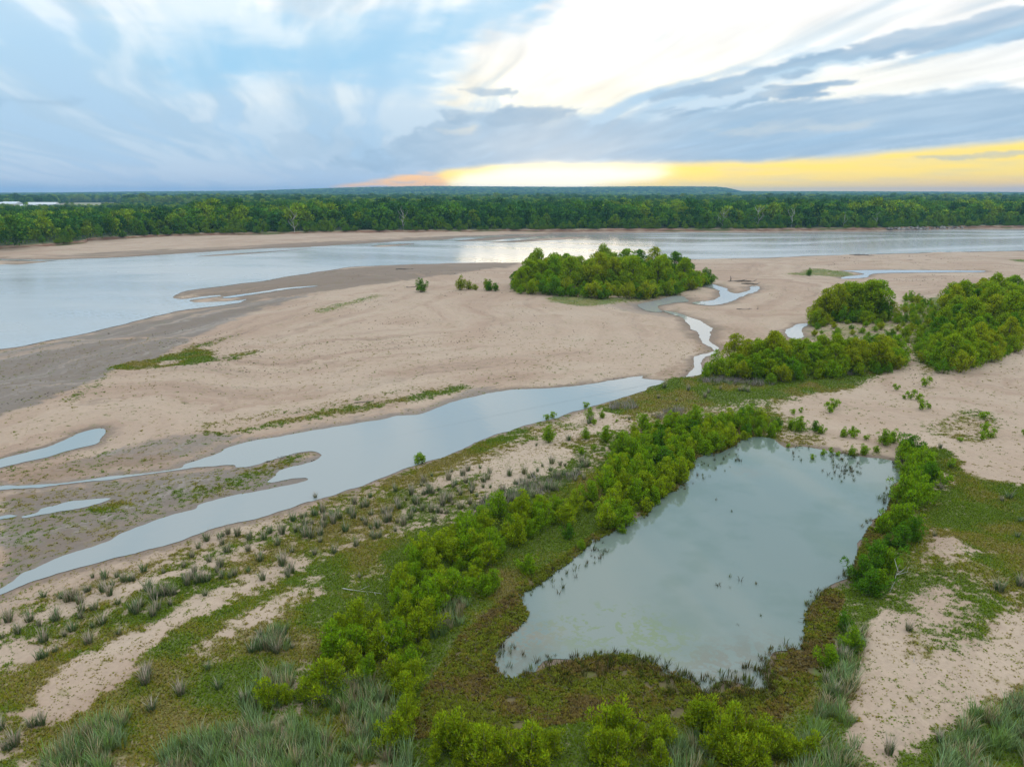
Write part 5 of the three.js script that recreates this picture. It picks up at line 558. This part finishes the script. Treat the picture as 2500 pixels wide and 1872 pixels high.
  OUT.pond.forEach(([x, z], i) => { if (fbm(x * 0.35 + 5, z * 0.35, 3) < 0.02) return; for (let k = 0; k < 2; k++) { const a = x + (R() - 0.5) * 1.1, b = z + (R() - 0.5) * 1.1, v = 0.6 + R() * 0.7, s = 0.5 + R() * 0.7; em.push([a, Math.max(-0.03, groundHeight(a, b)), b, R() * 6.3, s, s, s, ...(R() < 0.6 ? [0.1 * v, 0.125 * v, 0.015 * v] : [0.12 * v, 0.095 * v, 0.025 * v])]); } });
  mass(blades(rng(18), 10, 0.13, 0.32, 0.035, 0.7, plainTint), M.tint, em, 'pond_weeds', 'dark weeds standing in the pond\'s shallow edges', 'weeds');
  const reeds = [];
  for (const [, poly] of PLACE.weed.slice(0, 1)) for (const [a, b] of scatter(poly, 0.5, R, 260)) { if (toWater(a, b) < -1.5) continue; const v = 0.7 + R() * 0.6; reeds.push([a, Math.max(0, groundHeight(a, b)) + 0.1, b, R() * 6.3, 0.5 + R(), 1, 1, 0.17 * v, 0.13 * v, 0.085 * v, (R() - 0.5) * 0.3, (R() - 0.5) * 0.5]); }
  const stick = new THREE.CylinderGeometry(0.008, 0.011, 1, 4); stick.rotateZ(Math.PI / 2); stick.deleteAttribute('uv');
  mass(stick, new THREE.MeshStandardMaterial({ color: 0xffffff, roughness: 1 }), reeds, 'dead_reeds', 'fallen pale reed stalks lying among the weeds', 'reeds');
}
{
  const R = rng(515), bits = [];
  for (let i = 0; i < 26000; i++) { const z = -80 - 300 * R() ** 1.6, x = (R() * 2 - 1) * -z * 0.74; if (Math.abs(x) > 255) continue; const d = toWater(x, z); if (d < 0.3 || x > 5 && z > -112) continue; const al = x * 0.6 - z * 0.5, line = fbm(d * 0.5, al * 0.03 + 12, 3) + fbm(x * 0.05, z * 0.05, 2) * 0.6; if (line < 0.36) continue; const v = 0.6 + R() * 0.8, s = (0.25 + R() * 0.5) * (1 + -z / 260); bits.push([x, groundHeight(x, z) + 0.02, z, R() * 6.3, s * (0.6 + R()), s * 0.5, s * 0.5, ...(R() < 0.4 ? [0.12 * v, 0.13 * v, 0.03 * v] : [0.09 * v, 0.07 * v, 0.05 * v])]); }
  const clod = new THREE.IcosahedronGeometry(0.16, 0); mass(clod, new THREE.MeshStandardMaterial({ color: 0xffffff, roughness: 1 }), bits, 'drift_litter', 'dark bits of drift litter and seedlings strewn along the sandbars', 'litter'); console.log('litter', bits.length);
}
console.log('grasses ready');

// ------------------------------------------------------------------ driftwood
{
  const R = rng(333);
  const words = ['dark drift log on the damp sandbar by the river', 'short drift log on sand right of the stream', 'grey driftwood branch on top of the sand mound', 'shorter driftwood branch on the sand mound', 'dark drift log at the river edge, left one of two', 'dark drift log at the river edge, right one of two', 'long dark branch lying beside the creek\'s weed strip', 'bleached stick on the tip of the mud peninsula', 'crossed bleached stick on the mud peninsula tip', 'brown stick among plants of the mud peninsula', 'small brown stick farthest left on the mud peninsula', 'flat drift log above the stream bend, nearer the stump', 'flat drift log above the stream bend, right one', 'forked white branch lying in grass left of the hedge', 'pale curved branch among lime shrubs at the bottom right', 'bleached white stick on the sparse lower right sand', 'white stick poking from shrubs below the pond', 'dark branch reaching into the pond from the right', 'dark stick floating at the pond\'s weedy near end', 'dark log lying in weeds at the pond\'s right end', 'dark log under the right end of the back grove', 'second dark log beside the back grove', 'small dark log left of the lone sandbar bush'];
  PLACE.logs.forEach(([x, z, len, deg], i) => {
    const pale = [7, 8, 13, 14, 15, 16].includes(i), mat = pale ? M.bleached : i === 2 || i === 3 ? M.bleached : M.drift, g = new THREE.Group(), r = Math.max(0.022, len * (z < -140 ? 0.035 : 0.014)), pts = [];
    for (let k = 0; k <= 5; k++) pts.push(V((k / 5 - 0.5) * len, Math.sin(k * 1.3 + i) * r * 0.6, Math.sin(k * 0.9 + i * 2) * len * 0.045));
    const body = []; for (let k = 0; k < 5; k++) body.push(limb(pts[k], pts[k + 1], r * (1 - k * 0.14), r * (1 - (k + 1) * 0.14), 7));
    part(mergeGeometries(body), mat, 'log', g);
    for (let k = 0; k < 2 + (i % 2); k++) { const b = pts[2 + k % 3], s = R() < 0.5 ? 1 : -1, l = len * (0.18 + R() * 0.2); part(limb(b, b.clone().add(V(l * 0.6, l * (0.05 + R() * 0.25), s * l * 0.7)), r * 0.5, r * 0.15, 5), mat, 'branch', g); }
    g.position.set(x, Math.max(0, groundHeight(x, z)) + r * 0.6 + (i === 16 ? 0.4 : 0), z); g.rotation.y = deg * Math.PI / 180; if (i === 16 || i === 15) g.rotation.z = 0.5;
    add(g, i === 0 || i === 4 || i === 5 || i > 18 ? 'drift_log' : 'driftwood_branch', { label: words[i], category: 'driftwood', group: 'driftwood on the sand and mud' });
  });
  PLACE.stumps.forEach(([x, z, h], i) => { const g = new THREE.Group(); part(mergeGeometries([limb(V(0, -0.2, 0), V(0.1 * h, h * 0.5, 0), h * 0.13, h * 0.09, 8), limb(V(0.1 * h, h * 0.5, 0), V(-0.05 * h, h, 0.1 * h), h * 0.09, h * 0.03, 7)]), M.drift, 'trunk', g); for (let k = 0; k < 4; k++) part(limb(V(0, 0.08 * h, 0), V(Math.cos(k * 1.7) * h * 0.5, 0.05, Math.sin(k * 1.7) * h * 0.5), h * 0.06, h * 0.02, 5), M.drift, 'root', g); g.position.set(x, Math.max(0, groundHeight(x, z)), z); add(g, 'stump', { label: ['dark upright stump on sand beside the stream bend', 'tiny dark stump standing in the stream bend'][i], category: 'stump' }); });
  const bare = (h, seed, n, mat) => { const r = rng(seed), g = new THREE.Group(), w = []; let p = V(0, -0.2, 0); const tr = [p]; for (let i = 1; i <= 5; i++) { const q = V((r() - 0.5) * 0.1 * h * i / 2, h * i / 5, (r() - 0.5) * 0.08 * h * i / 2); w.push(limb(p, q, h * 0.016 * (1.1 - i * 0.19), h * 0.016 * (0.92 - i * 0.17), 6)); p = q; tr.push(q); } part(mergeGeometries(w), mat, 'trunk', g); for (let i = 0; i < n; i++) { const b = tr[1 + Math.floor(r() * 4)], a = r() * 6.283, l = h * (0.2 + r() * 0.25), e = b.clone().add(V(Math.cos(a) * l * 0.7, l * 0.7, Math.sin(a) * l * 0.7)), f = e.clone().add(V((r() - 0.5) * l * 0.6, l * 0.4, (r() - 0.5) * l * 0.6)); part(mergeGeometries([limb(b, e, h * 0.010, h * 0.006, 5), limb(e, f, h * 0.006, h * 0.002, 4)]), mat, 'branch', g); } return g; };
  PLACE.deadbranch.forEach(([x, z, h], i) => { const g = bare(h, 70 + i, 3, M.bleached); g.position.set(x, groundHeight(x, z), z); g.rotation.z = [0.15, -0.25][i]; add(g, 'dead_sapling', { label: ['small white dead branch upright inside the left thicket', 'tall white dead branch at the right shore shrub'][i], category: 'dead branch' }); });
  const sw = ['forked white dead tree on the far bank, leftmost of the right five', 'wide white dead crown standing above the far forest', 'forked dead tree third of the white snags right', 'tall straight white dead trunk on the far bank', 'bent pale dead trunk, rightmost snag of the far bank', 'pale bare dead tree in the left half of forest', 'grey dead tree near the middle of the far forest'];
  PLACE.snags.forEach(([x, z, h], i) => { const g = bare(h, 90 + i, i === 3 || i === 4 ? 3 : 10, M.bleached), l = Math.hypot(x, z), k = (-bankZ(x) + 6) / -z; g.position.set(x * k, PLAIN - 0.2, z * k); add(g, 'dead_tree', { label: sw[i], category: 'dead tree', group: 'white dead trees in the far forest' }); });
}

// ------------------------------------------------------------------ the far forest
const FIELDS = PLACE.fields;
{
  const R = rng(2024), F = [makeTree(401, M.forest, 13, 4.2, 620, 1.3, { bare: 0.02 }), makeTree(402, M.forestLight, 13, 4.4, 620, 1.3, { bare: 0.03 }), makeTree(403, M.forestDark, 13, 4.6, 620, 1.3, { bare: 0.0, lobes: 9 }), makeTree(404, M.forest, 13, 3.8, 600, 1.25, { tall: 1.2 }), makeTree(405, M.forestLight, 13, 4.0, 600, 1.25, { bare: 0.06, lobes: 13 }), makeTree(406, M.forestDark, 13, 4.0, 600, 1.25, { bare: 0.03 })];
  const tone = ['mid green', 'light green', 'dark green', 'slender mid green', 'yellow green', 'dark rounded'];
  const spots = [];
  for (let x = -360; x < 640; x += 5.6) for (let k = 0; k < 3; k++) { const a = x + (R() - 0.5) * 4, zb = bankZ(a) - 6 - k * 8.5 - R() * 5; if (Math.abs(a / zb) > 0.74) continue; spots.push([a, zb, k]); }
  spots.sort((p, q) => p[2] - q[2]);
  spots.slice(0, 300).forEach(([x, z, k]) => {
    const v = Math.floor(R() * 6), s = x / -z, part = s < -0.45 ? 'at the left end' : s < -0.15 ? 'left of the middle' : s < 0.15 ? 'in the middle' : s < 0.45 ? 'right of the middle' : 'at the right end';
    const o = F[v].clone(), h = (s < -0.5 ? 0.72 : 0.9) * (k === 0 ? 0.72 : 0.95) * (0.68 + R() * 0.5); o.position.set(x, plainHeight(x, z) - 0.1, z); o.rotation.y = R() * 6.3; o.scale.set(h * (0.95 + R() * 0.3), h, h * (0.95 + R() * 0.3));
    add(o, 'forest_tree', { label: `${tone[v]} tree in the ${['front', 'second', 'third'][k]} row of far bank forest, ${part}`, category: 'tree', group: 'front trees of the far bank forest' });
  });
  const bush = [makeShrub(451, M.forestLight, 1.4), makeShrub(452, M.forest, 1.4)];
  for (let i = 0; i < 210; i++) { const x = lerp(-330, 520, R()), z = bankZ(x) - 1.5 - R() * 3; if (Math.abs(x / z) > 0.72) continue; const o = pick(R, bush).clone(), s = 0.9 + R() * 1.3; o.position.set(x, PLAIN - 0.35, z); o.rotation.y = R() * 6.3; o.scale.set(s * 1.3, s, s * 1.3); const q = x / -z; add(o, 'bank_bush', { label: `${s > 1.8 ? 'large' : s < 1.3 ? 'small' : 'medium'} green bush on the far bank's lip, ${q < -0.5 ? 'at the left end' : q < -0.3 ? 'in the left part' : q < -0.1 ? 'left of the middle' : q < 0.1 ? 'in the middle' : q < 0.3 ? 'right of the middle' : q < 0.5 ? 'in the right part' : 'at the right end'}`, category: 'bush', group: 'bushes along the far bank' }); }
  const crown = (seed, n, len) => { const r = rng(seed), l = []; for (let i = 0; i < 8; i++) { const a = i * 2.4, d = 2.3 * Math.sqrt(i / 8); l.push([Math.cos(a) * d, 6 + (1 - i / 8) * 3.6 + r() * 1.4, Math.sin(a) * d, 2 + r() * 0.8, 1.7 + r() * 0.8]); } l.push([0, 3.5, 0, 3, 3]); return cloud(r, l, n, len, len * 0.65, { inner: 0.6, up: 0.2 }); };
  const woods = [], hills = [], inField = (x, z, m) => FIELDS.some((p) => inside(p, x, z)) || [...PLACE.sheds, ...PLACE.houses].some(([a, b, w]) => Math.abs(x - a * (z / b)) < w * 0.6 + m && z > b - w * 0.6 - 8 && z < b + 90);
  const shade = (x, z) => { const t = fbm(x / 160, z / 160, 3) + (R() - 0.5) * 1.1, v = 0.75 + R() * 0.5; return t > 0.36 ? [0.28 * v, 0.42 * v, 0.014 * v] : t > -0.05 ? [0.125 * v, 0.285 * v, 0.016 * v] : [0.06 * v, 0.18 * v, 0.022 * v]; };
  for (let z = -240; z > -2750;) { const step = z > -1000 ? 7.2 : z > -1700 ? 8.5 : 11; for (let x = z * 0.8; x < -z * 0.8; x += step) { const a = x + (R() - 0.5) * step, b = z + (R() - 0.5) * step; if (b > bankZ(clamp(a, -275, 1000)) - 20 || inField(a, b, 4) || (spots.length && b > bankZ(clamp(a, -275, 1000)) - 24 && R() < 0.5)) continue; const s = (a / -b < -0.42 && b > -1700 ? (b < -850 ? 0.58 : 0.78) : 1) * (0.55 + R() * 0.8) * (R() < 0.06 ? 1.2 : 1) * (step > 9 ? 1.25 : 1); woods.push([a, plainHeight(a, b) - 0.3, b, R() * 6.3, s * (0.95 + R() * 0.4), s * (0.95 + R() * 0.3), s * (0.95 + R() * 0.4), ...shade(a, b)]); } z -= step; }
  for (let z = -2750; z > -7400;) { const step = z > -4200 ? 17 : 26; for (let x = z * 0.8; x < -z * 0.8; x += step) { const a = x + (R() - 0.5) * step, b = z + (R() - 0.5) * step; if (inField(a, b, 6)) continue; const s = (step > 20 ? 1.9 : 1.5) * (0.7 + R() * 0.6); hills.push([a, plainHeight(a, b) - 0.6, b, R() * 6.3, s * 1.3, s * 0.85, s * 1.3, ...shade(a, b)]); } z -= step; }
  mass(crown(1, 380, 1.15), M.tint, woods, 'forest', 'dense green forest stretching back from the far bank', 'forest');
  mass(crown(2, 70, 3), M.tint, hills, 'hill_forest', 'hazy blue green woods covering the far hills', 'forest');
  console.log('forest', spots.length, woods.length, hills.length);
}

// ------------------------------------------------------------------ buildings, masts and rocks far away
{
  const paintM = (r, g, b) => new THREE.MeshStandardMaterial({ color: new THREE.Color(r, g, b), roughness: 0.7 }), white = paintM(0.6, 0.6, 0.58), cream = paintM(0.55, 0.5, 0.42), tin = paintM(0.62, 0.64, 0.66), red = paintM(0.3, 0.09, 0.06), dark = paintM(0.06, 0.07, 0.08), steel = paintM(0.16, 0.17, 0.18);
  const box = (w, h, d, x, y, z) => { const g = new THREE.BoxGeometry(w, h, d); g.translate(x, y, z); return g; };
  const gable = (w, d, rise, y, over) => { const s = new THREE.Shape(); s.moveTo(-d / 2 - over, 0); s.lineTo(0, rise); s.lineTo(d / 2 + over, 0); s.lineTo(d / 2 + over, -0.25); s.lineTo(-d / 2 - over, -0.25); const g = new THREE.ExtrudeGeometry(s, { depth: w + over * 2, bevelEnabled: false }); g.translate(0, 0, -w / 2 - over); g.rotateY(Math.PI / 2); g.translate(0, y + 0.26, 0); return g; };
  function house(x, z, w, d, h, turn, wallM, roofM, name, tags, openings) {
    const g = new THREE.Group(); part(box(w, h, d, 0, h / 2, 0), wallM, 'wall', g); part(gable(w, d, d * 0.22, h, 0.5), roofM, 'roof', g);
    for (let i = 0; i < openings; i++) { const px = (i + 0.5) / openings * w - w / 2; part(box(Math.min(3, w / openings * 0.5), Math.min(3, h * 0.55), 0.12, px, h * 0.36, d / 2 + 0.07), dark, i === 0 ? 'door' : 'window', g); }
    g.position.set(x, plainHeight(x, z) + 0.9, z); g.rotation.y = turn * Math.PI / 180; add(g, name, tags); return g;
  }
  const sl = ['pale shed at the left edge beyond the forest', 'grey roofed shed second from the left edge', 'long white shed beyond the left forest', 'small white shed in front of the long shed', 'tiny white hut right of the long white shed', 'small white farm shed beside the pale field', 'white farm building right of the church', 'small pale shed hidden among trees left of middle'];
  PLACE.sheds.forEach(([x, z, w, d, h, t], i) => house(x, z, w, d, h, t, i === 1 ? cream : white, i === 1 ? tin : i === 2 ? white : tin, 'farm_shed', { label: sl[i], category: 'shed', group: 'farm sheds beyond the forest' }, i === 2 ? 6 : 3));
  const hl = ['small white house in trees below the church', 'white house just left of the church', 'long white building on the left hillside', 'pale house cluster member, left one near middle', 'pale house cluster member, right one near middle', 'white house at the left of the right hand cluster', 'largest white house under the mesa', 'small white house right of the largest under the mesa', 'white house in the field right of the mesa', 'pale building left of the tall mast', 'pale building below the tall mast', 'tiny pale house far right beyond the forest'];
  PLACE.houses.forEach(([x, z, w, d, h], i) => house(x, z, w, d, h, (i * 37) % 40 - 20, i % 3 === 1 ? cream : white, i % 4 === 2 ? red : tin, 'house', { label: hl[i], category: 'house', group: 'distant houses' }, 3));
  const [cx, cz] = PLACE.church, ch = house(cx, cz, 24, 12, 7, 70, white, tin, 'church', { label: 'white church with a pointed steeple on the left', category: 'church' }, 4);
  const st = part(box(5, 13, 5, -9, 6.5, 0), white, 'tower', ch), sp = new THREE.ConeGeometry(3.2, 12, 4); sp.rotateY(Math.PI / 4); sp.translate(-9, 19, 0); part(sp, white, 'steeple', ch);
  const ml = ['thin radio mast on the left horizon', 'tall thin radio mast on the mesa by the sunset', 'tiny mast above the church on the horizon', 'short mast left of the tall one on the mesa'];
  PLACE.masts.forEach(([x, z, h], i) => { const g = new THREE.Group(), r = h * 0.012 + (i === 1 ? 0.5 : 0.2), w = []; for (let k = 0; k < 3; k++) { const a = k * 2.094; w.push(limb(V(Math.cos(a) * r, 0, Math.sin(a) * r), V(Math.cos(a) * r * 0.5, h, Math.sin(a) * r * 0.5), 0.4, 0.3, 4)); } part(mergeGeometries(w), steel, 'leg', g); const br = []; for (let k = 0; k < 14; k++) { const a = (k % 3) * 2.094, b = ((k + 1) % 3) * 2.094, f = 1 - k / 28, y = k / 14 * h; br.push(limb(V(Math.cos(a) * r * f, y, Math.sin(a) * r * f), V(Math.cos(b) * r * f, y + h / 14, Math.sin(b) * r * f), 0.1, 0.1, 4)); } part(mergeGeometries(br), steel, 'brace', g); const tip = new THREE.CylinderGeometry(0.08, 0.14, h * 0.12, 5); tip.translate(0, h * 1.06, 0); part(tip, steel, 'antenna', g); g.position.set(x, plainHeight(x, z), z); add(g, 'radio_mast', { label: ml[i], category: 'mast' }); });
  const R = rng(8), rocks = [0, 1, 2, 3].map((s) => { const r = rng(40 + s), g = new THREE.IcosahedronGeometry(1, 1), p = g.attributes.position, seen = {}; for (let i = 0; i < p.count; i++) { const k = [p.getX(i), p.getY(i), p.getZ(i)].map((v) => v.toFixed(3)).join(), f = seen[k] ??= 0.72 + r() * 0.5; p.setXYZ(i, p.getX(i) * f, p.getY(i) * f * 0.7, p.getZ(i) * f); } g.computeVertexNormals(); return g; });
  const rm = [paintM(0.2, 0.17, 0.145), paintM(0.15, 0.125, 0.11), paintM(0.27, 0.235, 0.2)];
  for (let i = 0; i < 70; i++) { const s = R(), px = lerp(PLACE.riprap[0][0], PLACE.riprap[3][0], s), z = bankZ(px) + 2.2 - R() * 4; const m = new THREE.Mesh(pick(R, rocks), pick(R, rm)), k = 0.7 + R() * 1.0; m.position.set(px, 0.2 + (bankZ(px) + 2.2 - z) * 0.5, z); m.rotation.set(R() * 0.6, R() * 6.3, R() * 0.6); m.scale.setScalar(k); add(m, 'boulder', { label: `${k > 1.35 ? 'large' : k < 1.0 ? 'small' : 'medium'} broken boulder in the far bank rock pile, ${['left end', 'left part', 'middle', 'right part', 'right end'][Math.min(4, Math.floor(s * 5))]}`, category: 'boulder', group: 'rock pile along the far bank' }); }
}
console.log('done');
renderer.render(scene, camera);
